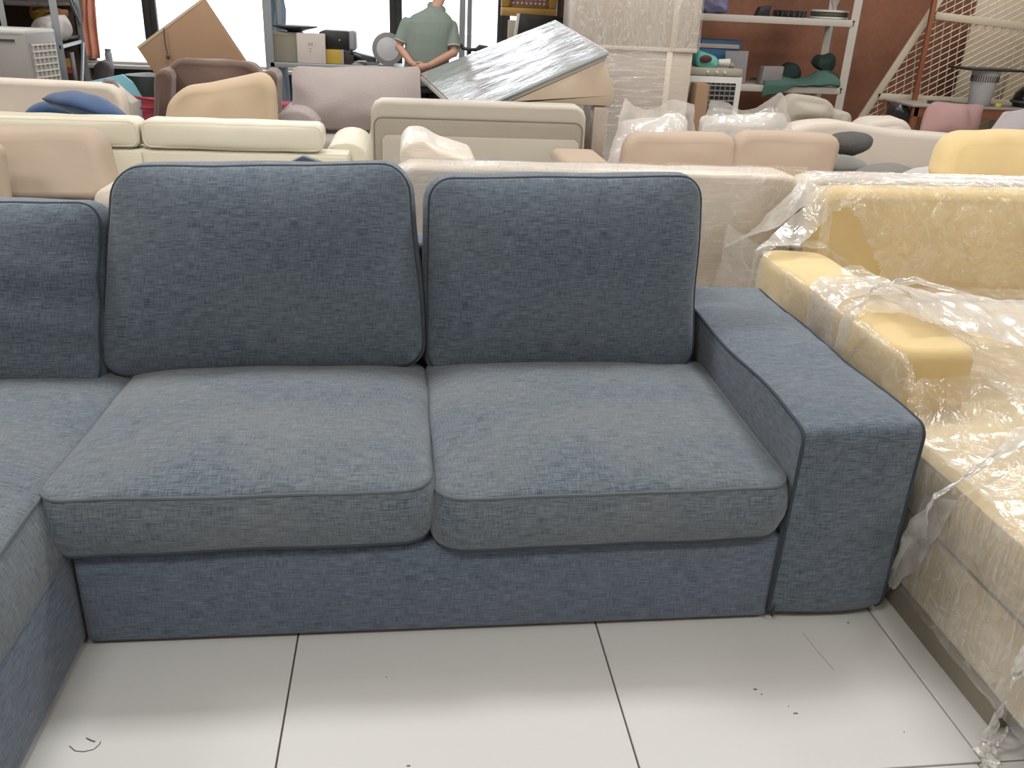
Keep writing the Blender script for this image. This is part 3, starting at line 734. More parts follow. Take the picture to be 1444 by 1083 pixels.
# ------------------------------------------------------------------ pale mauve-grey armchair with big pillow
Y = 6.0
x0, x1, z0, z1 = prect(395, 95, 612, 230, Y)
la = thing('mauve_grey_armchair', 'pale mauve-grey round-armed armchair left of the greige loveseat', 'armchair', ((x0+x1)/2, Y+.3, 0))
c = cushion(pq([(418, 235), (590, 235), (600, 140), (412, 135)], Y+.28), (0, 1, 0), .2, rc=.1, cf=.05, er=.04, n=60, m=8, seed=71)
obj('backrest', c, LAV, la, angle=80)
obj('seat', box(x0+.1, x1-.1, Y-.38, Y+.30, .1, .45, .05, 3), LAV, la)
ax = at(418, 175, y=Y-.3)[0]; azz = zat(418, 152, Y-.3)
for sx in (ax, ax+1.28):
    pts = [(sx-.2, Y-.4, .1), (sx+.2, Y-.4, .1)]+[(sx+.2*math.cos(a), Y-.4, azz-.16+.16*math.sin(a)) for a in np.linspace(0, PI, 13)]
    obj('armrest', slab(pts, (0, .8, 0), .03), LAV, la, angle=60)
for fx in (x0+.1, x1-.1):
    for fy in (Y-.4, Y+.3): obj('leg', box(fx-.02, fx+.02, fy, fy+.04, 0, .12), BLACK, la)
qq = pq([(414, 235), (596, 235), (592, 95), (412, 95)], Y-.10, Y+.05)
qq[0][2] = qq[1][2] = .50
c = cushion(qq, (0, 1, 0), .05, rc=.03, cf=.09, cb=.09, n=80, m=12, nw=.012, ns=6, seed=72, pw=1.3)
obj('pillow', c, LAV, None, 'large mauve-grey square pillow leaning on the mauve-grey armchair', 'pillow', angle=80)

# ------------------------------------------------------------------ brown armchair and sand cushion
Y = 5.6
x0, x1, z0, z1 = prect(216, 82, 386, 175, Y)
br = thing('brown_armchair', 'dark brown suede armchair in front of the tilted cardboard sheet', 'armchair', ((x0+x1)/2, Y+.3, 0))
c = cushion(pq([(236, 200), (372, 200), (366, 88), (233, 82)], Y+.2), (0, 1, 0), .22, rc=.09, cf=.06, er=.04, n=80, m=10, nw=.01, seed=75)
obj('backrest', c, BROWN, br, angle=80)
for a_, b_ in (((216, 200), (240, 97)), ((366, 200), (390, 99))):
    c = cushion(pq([(a_[0], 210), (b_[0], 210), (b_[0], b_[1]), (a_[0], b_[1])], Y), (0, 1, 0), .38, rc=.04, cf=.02, er=.03, n=50, m=6, nw=.006, seed=76)
    obj('armrest', c, BROWN, br, angle=80)
obj('seat', box(x0+.1, x1-.1, Y-.3, Y+.4, .1, .45, .05, 3), BROWN, br)
for fx in (x0+.1, x1-.1):
    for fy in (Y-.2, Y+.5): obj('leg', box(fx-.02, fx+.02, fy, fy+.04, 0, .25), BLACK, br)
Y = 5.05
c = cushion(pq([(216, 222), (392, 222), (388, 97), (238, 128)], Y, Y+.18), (0, 1, 0), .16, rc=.09, cf=.02, cb=.02, er=.075, n=90, m=12, nw=.012, ns=5, seed=77)
obj('seat_cushion', c, SAND, None, 'large sand-coloured cushion standing against the brown armchair', 'cushion', angle=80)

# ------------------------------------------------------------------ far left ivory sofa, blue cushions
Y = 5.0
x1 = at(168, 140, y=Y)[0]; x0 = x1-2.0; zt = zat(80, 119, Y)
fs = thing('ivory_sofa', 'ivory sofa at far left with royal blue cushions in front of it', 'sofa', ((x0+x1)/2, Y+.3, 0))
c = cushion([(x0, Y, .15), (x1, Y, .15), (x1-.01, Y+.1, zt), (x0, Y+.1, zt+.02)], (0, 1, 0), .22, rc=.09, cf=.03, er=.03, n=90, m=10, nw=.005, seed=81)
obj('backrest', c, IVORY, fs, angle=80)
obj('seat', box(x0, x1-.02, Y-.6, Y+.05, .12, .45, .05, 3), IVORY, fs)
for fx in (x0+.1, x1-.1):
    for fy in (Y-.5, Y+.2): obj('leg', box(fx-.02, fx+.02, fy, fy+.04, 0, .16), BLACK, fs)
def pillow(name, px, Y, T, cf, mt, label, cat='pillow', seed=0, lean=.1, rc=.02, n=60, pw=1.3):
    c = cushion(pq(px, Y, Y+lean), (0, 1, 0), T, rc=rc, cf=cf, cb=cf, n=n, m=10, nw=.010, ns=6, seed=seed, pw=pw)
    return obj(name, c, mt, None, label, cat, angle=80)
def lens(name, A, B, wy, wz, mt, label, cat='cushion', seed=0, welt=None, up=0.0):
    """plump cushion lying on its back, seen edge-on, with two pointed ends A and B"""
    A, B = Vector(A), Vector(B); c = (A+B)/2; ax = (B-A)/2; g = G(); n, m = 20, 18
    for i in range(m+1):
        t = -1+2*i/m; k = max(.02, (1-abs(t)**2.2))**.75
        for j in range(n):
            a = 2*PI*j/n
            p = c+ax*t+Vector((0, math.cos(a)*wy*(k*.6+.4*(1-t*t)), math.sin(a)*wz*k+up*(1-t*t)))
            p += noise.noise_vector(p*8+Vector((seed, 0, 0)))*.012*k
            g.v.append(tuple(p))
    for i in range(m):
        for j in range(n): l = (j+1) % n; g.f.append((i*n+j, i*n+l, (i+1)*n+l, (i+1)*n+j)); g.uv.append(None)
    g.f.append(tuple(range(n))[::-1]); g.f.append(tuple(m*n+j for j in range(n))); g.uv += [None, None]
    o = obj(name, g, mt, None, label, cat, angle=80)
    if welt:
        pts = [g.v[i*n+n//2] for i in range(m+1)]
        obj('seam', tube(pts, .006, 6), welt, o)
    return o
NAVY = mat('navy_welt', srgb(24, 40, 70), .8)
lens('scatter_cushion', at(61, 139, y=4.5), at(182, 168, y=4.45), .20, .070, ROYAL, 'larger royal blue pointed cushion in front of the ivory sofa', seed=1, welt=NAVY, up=.03)
lens('scatter_cushion', at(30, 170, y=4.72), at(100, 160, y=4.72), .12, .085, ROYAL, 'smaller royal blue cushion half hidden left of the larger one', seed=2, welt=NAVY, up=.02)
# placeholder
# grey plastic carrier with handle at the sofa's right end
Y = 5.25
x0, x1, z0, z1 = prect(150, 116, 182, 170, Y)
cr = thing('grey_carrier', 'small grey plastic carrier with dark grip at the ivory sofa end', 'case', ((x0+x1)/2, Y+.1, z0))
obj('body', slab([(x0, Y, .0), (x1+.02, Y, .0), (x1+.02, Y, z0+.13), (x1-.03, Y, z0+.17), (x0+.02, Y, z1), (x0-.02, Y, z1)], (0, .2, 0), .01), mat('pale_grey_plastic', srgb(196, 188, 176), .5), cr)
obj('grip', tube([tuple(at(p[0], p[1], y=Y-.02)) for p in ((147, 120), (150, 114), (160, 115), (164, 122), (169, 137))], .022, 8), GREYB, cr)

# turquoise board, crimson trolley
Y = 6.2
pts = [at(*p, y=Y) for p in ((110, 118), (172, 105), (186, 116), (208, 152), (225, 200), (100, 200))]
pts[4][2] = pts[5][2] = .0
obj('turquoise_board', slab(pts, (0, .04, .0), .004), mat('turquoise_plastic', srgb(110, 185, 205), .4, var=.15), None, 'turquoise board leaning behind the ivory sofa, low at the window', 'board')
tr = thing('crimson_trolley', 'crimson tubular trolley frame between turquoise board and brown armchair', 'trolley', tuple(at(195, 150, y=5.9)*np.array([1, 1, 0])))
for (a, b) in (((172, 134), (222, 142)), ((176, 151), (222, 153))):
    obj('rail', tube([at(*a, y=5.85), at(*b, y=5.95)], .012, 8), RED, tr)
P = at(210, 146, y=6.0); obj('panel', box(P[0]-.06, P[0]+.2, 5.98, 6.02, .12, P[2]+.05, .01), RED, tr)
for s in (-.2, .2): obj('leg', tube([(P[0]+s-.0, 5.92, .0), (P[0]+s, 5.92, P[2])], .012, 8), RED, tr)
Y = 6.9
x0, x1, z0, z1 = prect(380, 147, 415, 175, Y)
obj('red_crate', box(x0-.1, x1+.5, Y, Y+.3, 0, z1, .015), RED, None, 'low crimson crate between brown and mauve-grey armchairs', 'crate')
# dark green bin and pink tub in the dim area by the window
x0, x1, z0, z1 = prect(186, 108, 222, 150, 7.4)
obj('dark_bin', lathe([(.20, 0), (.24, .6), (.22, z1), (.05, z1+.02)], ((x0+x1)/2, 7.6, 0)), mat('dark_green_bin', srgb(42, 54, 50), .5), None, 'dark green rounded bin below the window behind turquoise board', 'bin')

# ------------------------------------------------------------------ portable air cooler, far left
Y = 6.0
x0, x1, z0, z1 = prect(-20, 42, 42, 150, Y)
xk = at(84, 80, y=Y+.45)[0]
ac = thing('air_cooler', 'grey portable air cooler with ribbed side grille at far left', 'air cooler', ((x0+xk)/2, Y+.2, 0))
xl = x0-.2; yb = Y+.45
fp = [(xl, Y), (x1, Y), (xk, yb), (xl, yb+.05)]
body = slab([(p[0], p[1], .03) for p in fp], (0, 0, z1-.05), .03)
obj('body', body, mat('grey_appliance', srgb(150, 146, 142), .45), ac)
obj('top_cover', slab([(p[0]+(-.004), p[1], z1-.045) for p in fp], (0, 0, .05), .02), mat('pale_appliance', srgb(205, 205, 200), .4), ac)
A = Vector((x1, Y, 0)); B = Vector((xk, yb, 0)); nn = Vector((B.y-A.y, A.x-B.x, 0)).normalized()
gr = G(); 
for k in range(13):
    z = z1-.12-.05*k
    gr.add(slab([A+(B-A)*.14+nn*.002+Vector((0, 0, z)), A+(B-A)*.88+nn*.002+Vector((0, 0, z)), A+(B-A)*.88+nn*.002+Vector((0, 0, z+.012)), A+(B-A)*.14+nn*.002+Vector((0, 0, z+.012))], nn*.014))
pg = obj('grille', slab([A+(B-A)*.10+Vector((0, 0, z1-.76)), A+(B-A)*.92+Vector((0, 0, z1-.76)), A+(B-A)*.92+Vector((0, 0, z1-.1)), A+(B-A)*.10+Vector((0, 0, z1-.1))], nn*.004), mat('grille_backing', srgb(168, 160, 150), .6), ac)
obj('slats', gr, WHITEP, pg, kind='stuff')
gv = G()
for k in range(6):
    t = .16+.14*k
    gv.add(slab([A+(B-A)*t+nn*.002+Vector((0, 0, z1-.74)), A+(B-A)*(t+.02)+nn*.002+Vector((0, 0, z1-.74)), A+(B-A)*(t+.02)+nn*.002+Vector((0, 0, z1-.1)), A+(B-A)*t+nn*.002+Vector((0, 0, z1-.1))], nn*.012))
obj('grille_ribs', gv, WHITEP, pg, kind='stuff')
obj('vent_slot', box(xl+.3, x1-.08, Y-.004, Y+.01, z1-.09, z1-.07), DGREY, ac)

# ------------------------------------------------------------------ steel rack at left with clutter
def bar(a, b, w_, d_=None, mt=STEEL):
    d_ = d_ or w_
    return tube([a, b], [w_*.7]*2, 4)
def angle_post(px0, px1, Y, wd, zlo=0):
    P = Vector(at(*px0, y=Y)); Q = Vector(at(*px1, y=Y)); xx = (P.x+Q.x)/2
    g = box(xx-wd/2, xx+wd/2, Y, Y+.003, zlo, 2.3); g.add(box(xx-wd/2, xx-wd/2+.003, Y, Y+wd, zlo, 2.3)); return g, xx
def perf():
    m, nt, b = nmat('perforated_steel'); N = nt.nodes; L = nt.links
    b.inputs['Metallic'].default_value = .4; b.inputs['Roughness'].default_value = .45
    tc = N.new('ShaderNodeTexCoord'); sp = N.new('ShaderNodeSeparateXYZ'); L.new(tc.outputs['Object'], sp.inputs[0])
    k = N.new('ShaderNodeMath'); k.operation = 'PINGPONG'; k.inputs[1].default_value = .03; L.new(sp.outputs[2], k.inputs[0])
    x2 = N.new('ShaderNodeMath'); x2.operation = 'ABSOLUTE'; L.new(sp.outputs[0], x2.inputs[0])
    h = N.new('ShaderNodeMath'); h.operation = 'LESS_THAN'; h.inputs[1].default_value = .011; L.new(k.outputs[0], h.inputs[0])
    h2 = N.new('ShaderNodeMath'); h2.operation = 'LESS_THAN'; h2.inputs[1].default_value = .012; L.new(x2.outputs[0], h2.inputs[0])
    h3 = N.new('ShaderNodeMath'); h3.operation = 'MULTIPLY'; L.new(h.outputs[0], h3.inputs[0]); L.new(h2.outputs[0], h3.inputs[1])
    mx = N.new('ShaderNodeMix'); mx.data_type = 'RGBA'; L.new(h3.outputs[0], mx.inputs[0]); mx.inputs[6].default_value = srgb(165, 172, 178); mx.inputs[7].default_value = srgb(235, 238, 240)
    L.new(mx.outputs[2], b.inputs[0]); return m
PERF = perf()
rk = thing('steel_rack', 'pale steel side rack with cross brace holding clutter at the left', 'rack', tuple(at(100, 118, y=6.9)*np.array([1, 1, 0])))
def post(par, px0, px1, Y, wd=.05, mt=PERF, ztop=2.3, name='post'):
    g, xx = angle_post(px0, px1, Y, wd); return obj(name, g, mt, par), xx
_, xA = post(rk, (72, 0), (93, 118), 6.6, .065); _, xB = post(rk, (101, 0), (128, 118), 7.6, .065)
Za = zat(85, 68, 6.7)
obj('side_bar', slab([(xA, 6.6, Za), (xB, 7.6, Za), (xB, 7.6, Za+.03), (xA, 6.6, Za+.03)], (.012, 0, 0)), STEEL, rk)
obj('side_bar', slab([(xA, 6.6, Za+.75), (xB, 7.6, Za+.75), (xB, 7.6, Za+.78), (xA, 6.6, Za+.78)], (.012, 0, 0)), STEEL, rk)
obj('cross_brace', tube([(xA+.02, 6.62, Za+.78), (xB+.02, 7.58, Za+.18)], .016, 6), STEEL, rk)
obj('cross_brace', tube([(xA+.02, 6.62, .1), (xB+.02, 7.58, Za)], .016, 6), STEEL, rk)
xs0 = xA-1.5
for pz in (post(rk, (0, 0), (20, 118), 6.6, .05),): pass
DSH = mat('dark_shelf', srgb(52, 44, 40), .7)
zsh = [zat(100, 117, 7.0)-.02, zat(60, 42, 7.2)-.05, zat(60, 3, 7.0)]
for z in (zsh[0]-.25, zsh[1], zsh[2]):
    obj('shelf', box(xs0, xB, 6.62, 7.58, z-.03, z, .004), DSH, rk)
obj('back_panel', box(xs0, xB-.02, 7.60, 7.62, .1, 2.3), mat('brown_rack_back', srgb(92, 66, 54), .8), rk)
def blob(name, px, Y, T, mt, label, cat, seed=0, nw=.03, group=None):
    c = cushion(pq([(px[0], px[3]), (px[2], px[3]), (px[2]-2, px[1]), (px[0]+2, px[1])], Y), (0, 1, 0), T, rc=.08, cf=.05, cb=.05, er=.03, n=50, m=8, nw=nw, ns=9, seed=seed)
    return obj(name, c, mt, None, label, cat, group, angle=80)
blob('white_bundle', (40, 22, 88, 60), 6.75, .3, mat('white_cloth', srgb(205, 198, 192), .9), 'white cloth bundle on the left rack above the air cooler', 'bundle', 1)
blob('yellow_bag', (38, 6, 62, 26), 7.1, .2, mat('yellow_bag_plastic', srgb(200, 150, 30), .5), 'crumpled yellow bag behind the white bundle on the rack', 'bag', 2)
blob('ochre_bag', (68, 12, 88, 32), 7.15, .2, mat('ochre_cloth', srgb(150, 96, 40), .8), 'ochre brown bag on the rack beside the steel post', 'bag', 3)
x0, x1, z0, z1 = prect(87, 74, 101, 103, 7.0)
bk = obj('snack_carton', box(x0, x1, 7.0, 7.1, zsh[0]-.25, z1, .004), mat('dark_print', srgb(60, 40, 34), .5), None, 'small dark carton with yellow and red print on the rack', 'carton')
obj('label_print', box(x0+.01, x1-.01, 6.994, 7.0, z0+.05, z1-.05), mat('yellow_print', srgb(205, 150, 40), .5), bk); obj('label_print', box(x0+.01, x1-.01, 6.994, 7.0, z0, z0+.045), mat('red_print', srgb(180, 50, 50), .5), bk)
# blurry light grey thermostat panel on the wall
x0, x1, z0, z1 = prect(0, 20, 15, 32, 7.5)
# orange cloth hanging at the window
def cloth(px, Y, mt, label, name='hanging_cloth', cat='cloth', seed=0, nx=14, ny=20, amp=.03):
    q = pq(px, Y); q = [Vector(p) for p in q]
    def f(u, v):
        P = q[0]*(1-u)*(1-v)+q[1]*u*(1-v)+q[2]*u*v+q[3]*(1-u)*v
        P.y += amp*math.sin(u*16+seed+v*2); n = noise.noise_vector(P*5+Vector((seed, 0, 0)))*amp*.8
        return P+n
    o = obj(name, grid(f, nx, ny), mt, None, label, cat, angle=180)
    s = o.modifiers.new('t', 'SOLIDIFY'); s.thickness = .006; return o
ORG = mat('orange_cloth', srgb(240, 160, 128, 1), .8)  # colour raised to stand in for window light coming through the cloth
cloth([(112, 84), (142, 82), (127, -90), (108, -90)], 7.9, ORG, 'orange cloth hanging beside the window at left', seed=1)
CURT = mat('brown_curtain', srgb(140, 112, 96), .9)
cloth([(98, 130), (124, 128), (108, -120), (82, -120)], 7.8, CURT, 'long brown curtain hanging behind the left rack', 'curtain', 'curtain', seed=2)
x0, x1, z0, z1 = prect(148, 66, 160, 84, 9.2)
P = at(154, 84, y=9.28)
jar = thing('clear_jar', 'small clear jar on the window sill', 'jar', (P[0], 9.28, zs))
obj('body', lathe([(.035, 0), (.04, .02), (.04, .12), (.03, .14)], (P[0], 9.28, zs), 16), mat('jar_grey', srgb(190, 196, 196), .2), jar)
obj('lid', lathe([(.034, .14), (.034, .17), (.01, .172)], (P[0], 9.28, zs), 16), STEEL, jar)
pile = blob('dark_bag', (128, 86, 156, 190), 8.4, .2, mat('charcoal_bag', srgb(86, 80, 84), .7), 'charcoal bag heaped below the window sill beside the rack', 'bag', 5)
# rack behind is a table run below the sill
# ------------------------------------------------------------------ cardboard sheet standing on a corner
Y = 6.9
pts = [at(*p, y=Y+d) for p, d in (((193, 66), 0), ((284, -2), 0), ((352, 100), 0), ((262, 170), 0))]
cb = thing('cardboard_sheet', 'large brown cardboard sheet tilted on its corner behind the brown armchair', 'cardboard', tuple(at(262, 170, y=Y)*np.array([1, 1, 1])))
obj('board', slab(pts, (0.02, .08, 0), .003), CARD, cb)
obj('edge_lip', slab([pts[0]+np.array([0, -.003, 0]), pts[1]+np.array([0, -.003, 0]), pts[1]*.97+pts[2]*.03+np.array([0, -.003, 0]), pts[0]*.97+pts[3]*.03+np.array([0, -.003, 0])], (0, .01, 0)), CARDL, cb)
obj('string', tube([at(231, 40, y=Y-.02), at(233, 62, y=Y-.02), at(237, 78, y=Y-.02)], .005, 6), DGREY, cb)
P = at(237, 80, y=Y-.03); obj('tag', ellipsoid(P, (.018, .01, .025)), DGREY, cb)
# easel carrying it
es = thing('stool', 'plain wooden stool holding up the cardboard sheet', 'stool', (pts[3][0], Y, 0))
zz = pts[3][2]
obj('seat', box(pts[3][0]-.25, pts[3][0]+.25, Y-.1, Y+.3, zz-.05, zz-.005, .01), CARDL, es)
for sx in (-.2, .2):
    for sy in (-.05, .25): obj('leg', box(pts[3][0]+sx-.02, pts[3][0]+sx+.02, Y+sy-.02, Y+sy+.02, 0, zz-.05), CARDL, es)

# ------------------------------------------------------------------ rack by the window with goods
Y = 8.0
zr = zat(450, 90, Y)
sr = thing('window_rack', 'perforated steel rack with goods along the bright window', 'rack', (at(520, 90, y=Y)[0], Y+.2, 0))
_, xL = post(sr, (369, 0), (391, 150), Y, .085); _, xR = post(sr, (654, 0), (650, 80), Y, .06)
post(sr, (388, 0), (405, 150), Y+.5, .05); post(sr, (664, 0), (660, 80), Y+.5, .05)
obj('shelf', box(xL, xR, Y, Y+.53, zr-.05, zr, .004), STEEL, sr)
obj('shelf', box(xL, xR, Y, Y+.53, .15, .19, .004), STEEL, sr)
obj('shelf', box(xL, xR, Y, Y+.53, 2.15, 2.19, .004), STEEL, sr)
CURB = mat('pale_blue_curtain', srgb(150, 178, 196), .85)
cloth([(384, 165), (410, 165), (394, -120), (378, -120)], 8.75, CURB, 'pale blue narrow curtain hanging at the window behind the rack', 'curtain', 'curtain', seed=4)
def goods(name, px, depth, mt, label, cat, yo=.06, r=.006, group=None, base=None):
    x0, x1, z0, z1 = prect(*px, Y+yo); zb = zr if base is None else base
    return obj(name, box(x0, x1, Y+yo, Y+yo+depth, zb+.001, z1, r), mt, None, label, cat, group), (x0, x1, zb, z1)
o, (bx0, bx1, _, bz1) = goods('storage_box', (383, 46, 424, 88), .3, mat('sage_box', srgb(164, 158, 134), .8), 'sage grey storage box on the rack under the black bowl', 'box', .12)
obj('lid', box(bx0-.005, bx1+.005, Y+.115, Y+.425, bz1-.03, bz1+.004, .003), mat('sage_lid', srgb(176, 168, 146), .8), o)
obj('black_bowl', lathe([(.07, 0), (.09, .01), (.12, .022), (.24, .05), (.245, .062), (.2, .055), (.05, .03)], ((bx0+bx1)/2+.08, Y+.27, bz1+.006), 28).map(lambda x, y, z: (x, y, z)), DGREY, None, 'wide shallow black bowl on top of the sage box', 'bowl')
o, (bx0, bx1, bz0, bz1) = goods('white_carton', (419, 47, 459, 96), .06, mat('white_carton_card', srgb(226, 214, 206), .6), 'upright white carton with faint brown print on the rack', 'box', .02)
PR = mat('faint_print', srgb(178, 160, 150), .7)
for k, (w_, dz) in enumerate(((.05, .40), (.055, .34), (.03, .22), (.035, .13))):
    xc = bx0+(bx1-bx0)*.48; z = bz0+(bz1-bz0)*(.25+dz)
    for i in range(4 if k < 2 else 2):
        obj('print_mark', box(xc-w_/2+i*.014, xc-w_/2+i*.014+.009, Y+.0175, Y+.02, z, z+.010), PR, o)
o, (bx0, bx1, bz0, bz1) = goods('yellow_carton', (459, 70, 482, 90), .15, mat('yellow_card', srgb(212, 176, 20), .6), 'yellow carton below the black printer on the rack', 'box', .08)
obj('end_flap', box(bx1-.002, bx1+.02, Y+.08, Y+.23, bz0+.001, bz1, .002), LAV, o)
goods('dark_case', (483, 74, 499, 89), .2, mat('maroon_case', srgb(52, 36, 42), .5), 'small maroon-black case right of the yellow carton', 'case', .1)
x0, x1, z0, z1 = prect(450, 42, 502, 71, Y+.15)
pt = thing('printer', 'black printer with silver end cap on the window rack', 'printer', ((x0+x1)/2, Y+.3, z0))
obj('body', slab([(x0+.03, Y+.15, z0), (x1-.08, Y+.15, z0), (x1-.08, Y+.15, z1-.01), (x0+.06, Y+.15, z1-.005), (x0, Y+.15, z1-.03)], (0, .3, 0), .012), BLACK, pt)
obj('end_cap', box(x1-.082, x1, Y+.16, Y+.44, z0+.0, z1-.005, .03, 3), mat('silver_plastic', srgb(160, 168, 178), .4), pt)
obj('tray', slab([(x0+.03, Y+.1, z0-.02), (x1-.1, Y+.1, z0-.02), (x1+.05, Y+.1, z0-.07), (x1+.05, Y+.1, z0-.05), (x1-.1, Y+.1, z0+.005), (x0+.03, Y+.1, z0+.005)], (0, .3, 0), .003), DGREY, pt)
for sx in (x0+.05, x1-.08): obj('foot', box(sx, sx+.03, Y+.36, Y+.40, zr, z0), BLACK, pt)
obj('button', ellipsoid(((x0+x1)/2+.02, Y+.148, (z0+z1)/2), (.01, .006, .01), 10, 6), mat('button_grey', srgb(170, 170, 175), .4), pt)
x0, x1, z0, z1 = prect(498, 74, 530, 84, Y+.2)
obj('grey_scanner', slab([(x0, Y+.2, zr+.002), (x1, Y+.2, zr+.002), (x1, Y+.2, z0+.02), (x0, Y+.2, z1)], (0, .2, 0), .006), DGREY, None, 'sloping dark grey device between printer and round dish', 'device')
def paper_heap():
    g = G()
    for i in range(5):
        a = at(503+i*5, 88-(i % 3)*1.5, y=Y+.06)
        s = box(a[0]-.05, a[0]+.07, Y+.03+.02*i, Y+.12+.02*i, zr+.004+.008*i, zr+.010+.008*i); rot(s, a, 'Z', .4*i)
        g.add(s)
    return g
obj('paper_pile', paper_heap(), WHITEP, None, 'loose pile of white papers in front of the dark grey device', 'papers')
P = at(547, 84, y=Y+.1)
fan = thing('round_dish', 'white round dish with grey rim propped on the rack by the man', 'dish', (P[0], Y+.12, zr))
g = lathe([(.16, 0), (.165, .02), (.12, .03), (.11, .02)], (0, 0, 0), 32).map(lambda x, y, z: (x, -z, y)); g.map(lambda x, y, z: (x+P[0], y+Y+.1+.2*(z+.0)*.2, z+zr+.17))
obj('rim', g, GREYB, fan)
g = lathe([(.118, .028), (.06, .045), (.005, .05)], (0, 0, 0), 28).map(lambda x, y, z: (x, -z, y)); g.map(lambda x, y, z: (x+P[0], y+Y+.1+.04*z, z+zr+.17))
obj('plate', g, mat('dish_white', srgb(214, 216, 222), .4), fan)
pts = [at(*p, y=Y+.3) for p in ((531, 88), (556, 90), (558, 55), (535, 48))]
obj('charcoal_board', slab(pts, (0, .02, 0), .003), mat('charcoal_panel', srgb(52, 54, 62), .4), None, 'tilted charcoal panel behind the round dish', 'panel')
cb_ = thing('cable', 'coiled grey cable on the rack beside the round dish', 'cable', tuple(at(520, 88, y=Y+.05)))
pth = []
for k in range(60):
    a = k/60*4*PI; c0 = at(522, 90, y=Y+.08)
    pth.append((c0[0]+.07*math.cos(a)+k*.001, c0[1]+.05*math.sin(a), zr+.008+k*.0004))
obj('cord', tube(pth, .005, 6), GREYB, cb_)
# tall lamp arm (black) behind the man's elbow
bk_ = thing('folding_bicycle', 'black handlebar and stem standing right of the man', 'bicycle', tuple(at(665, 80, y=7.6)*np.array([1, 1, 0])))
def pxp(l, Y): return [tuple(at(*p, y=Y)) for p in l]
obj('handlebar', tube(pxp([(649, 62), (653, 68), (662, 70), (674, 70), (686, 68)], 7.4), [.02, .018, .016, .018, .022], 8), BLACK, bk_)
P = at(662, 70, y=7.4); obj('stem', tube([(P[0], 7.4, P[2]), (P[0]+.0, 7.42, .75)], .02, 8), BLACK, bk_)
obj('grip', tube(pxp([(672, 70), (676, 66), (688, 68)], 7.4), .022, 8), DGREY, bk_)
wl = G()
for k in range(1): wl.add(tube([(P[0]+.3*math.cos(a), 7.42, .32+.3*math.sin(a)) for a in np.linspace(0, 2*PI, 32)[:-1]], .02, 8, True))
obj('wheel', wl, BLACK, bk_); obj('fork', tube([(P[0], 7.42, .8), (P[0], 7.42, .32)], .018, 8), STEEL, bk_)
P2 = at(645, 62, y=7.4); obj('brake_lever', tube(pxp([(644, 58), (646, 72), (642, 80)], 7.4), .012, 6), STEEL, bk_)

# ------------------------------------------------------------------ gold frame, monitor
Y = 7.7
GOLD = mat('gilt_wood', srgb(196, 150, 58), .4, .3, var=.12, bump=.2)
x0, x1, z0, z1 = prect(708, -60, 787, 24, Y)
gf = thing('gilt_frame', 'gilt picture frame with beaded lattice hanging above the monitor', 'frame', ((x0+x1)/2, Y, z0))
g = G(); w_ = .085
for (a, b, c_, d_) in ((x0, x1, z0, z0+w_), (x0, x1, z1-w_, z1), (x0, x0+w_, z0+w_, z1-w_), (x1-w_, x1, z0+w_, z1-w_)): g.add(box(a, b, Y, Y+.06, c_, d_, .012, 2))
obj('frame', g, GOLD, gf)
g = G(); v = .02
for (a, b, c_, d_) in ((x0+w_, x1-w_, z0+w_, z0+w_+v), (x0+w_, x0+w_+v, z0+w_, z1-w_), (x1-w_-v, x1-w_, z0+w_, z1-w_)): g.add(box(a, b, Y+.01, Y+.05, c_, d_, .004, 1))
obj('inner_molding', g, mat('dark_gilt', srgb(150, 104, 40), .4, .3), gf)
obj('backing', box(x0+w_, x1-w_, Y+.04, Y+.055, z0+w_, z1-w_), mat('lattice_brown', srgb(150, 104, 84), .7), gf)
bd = G()
for i in range(8):
    for j in range(12):
        bd.add(ellipsoid((x0+w_+.04+i*(x1-x0-2*w_-.08)/7, Y+.036, z0+w_+.04+j*.04), (.014, .006, .014), 6, 4))
obj('beads', bd, mat('bead_white', srgb(214, 200, 196), .5), gf, kind='stuff')
Y = 7.3
mon = thing('monitor', 'black flat monitor with pale side edge standing below the gilt frame', 'monitor', tuple(at(765, 60, y=Y)))
q_ = [at(*p, y=Y) for p in ((728, 62), (800, 66), (802, 24), (734, 19))]
obj('screen', slab([q_[0], q_[1], q_[2], q_[3]], (0, .05, 0), .006), BLACK, mon)
obj('side_edge', slab([q_[0]+np.array([-.03, 0, 0]), q_[0]+np.array([-.002, 0, 0]), q_[3]+np.array([-.002, 0, 0]), q_[3]+np.array([-.03, 0, 0])], (0, .05, 0), .003), WHITEP, mon)
m2 = [q_[0]*.78+q_[2]*.22, q_[1]*.8+q_[3]*.2, q_[2]*.9+q_[0]*.1, q_[3]*.85+q_[1]*.15]
obj('display', slab([p+np.array([0, -.003, 0]) for p in m2], (0, .004, 0)), mat('display_glass', srgb(52, 54, 58), .15), mon)
tb = q_[0][2]-.02
obj('stand', box((q_[0][0]+q_[1][0])/2-.04, (q_[0][0]+q_[1][0])/2+.04, Y, Y+.04, .75, tb+.03), BLACK, mon)
x0, x1, z0, z1 = prect(716, 30, 806, 110, 7.5)
obj('beige_cabinet', box(x0, x1, 7.25, 7.65, 0, .75, .01), mat('beige_laminate', srgb(205, 180, 155), .6), None, 'beige low cabinet carrying the black monitor', 'cabinet')
obj('beige_board', box(x0-.0, x0+.3, 7.55, 7.58, .751, z1, .004), mat('beige_panel_board', srgb(214, 196, 172), .6), None, 'beige upright panel behind the monitor', 'panel')
x0, x1, z0, z1 = prect(787, -40, 812, 24, 7.75)
obj('brown_board', box(x0, x1+.3, 7.75, 7.8, .76, z1, .004), mat('dark_brown_board', srgb(84, 50, 42), .6), None, 'dark brown board between gilt frame and wrapped cabinet', 'board')

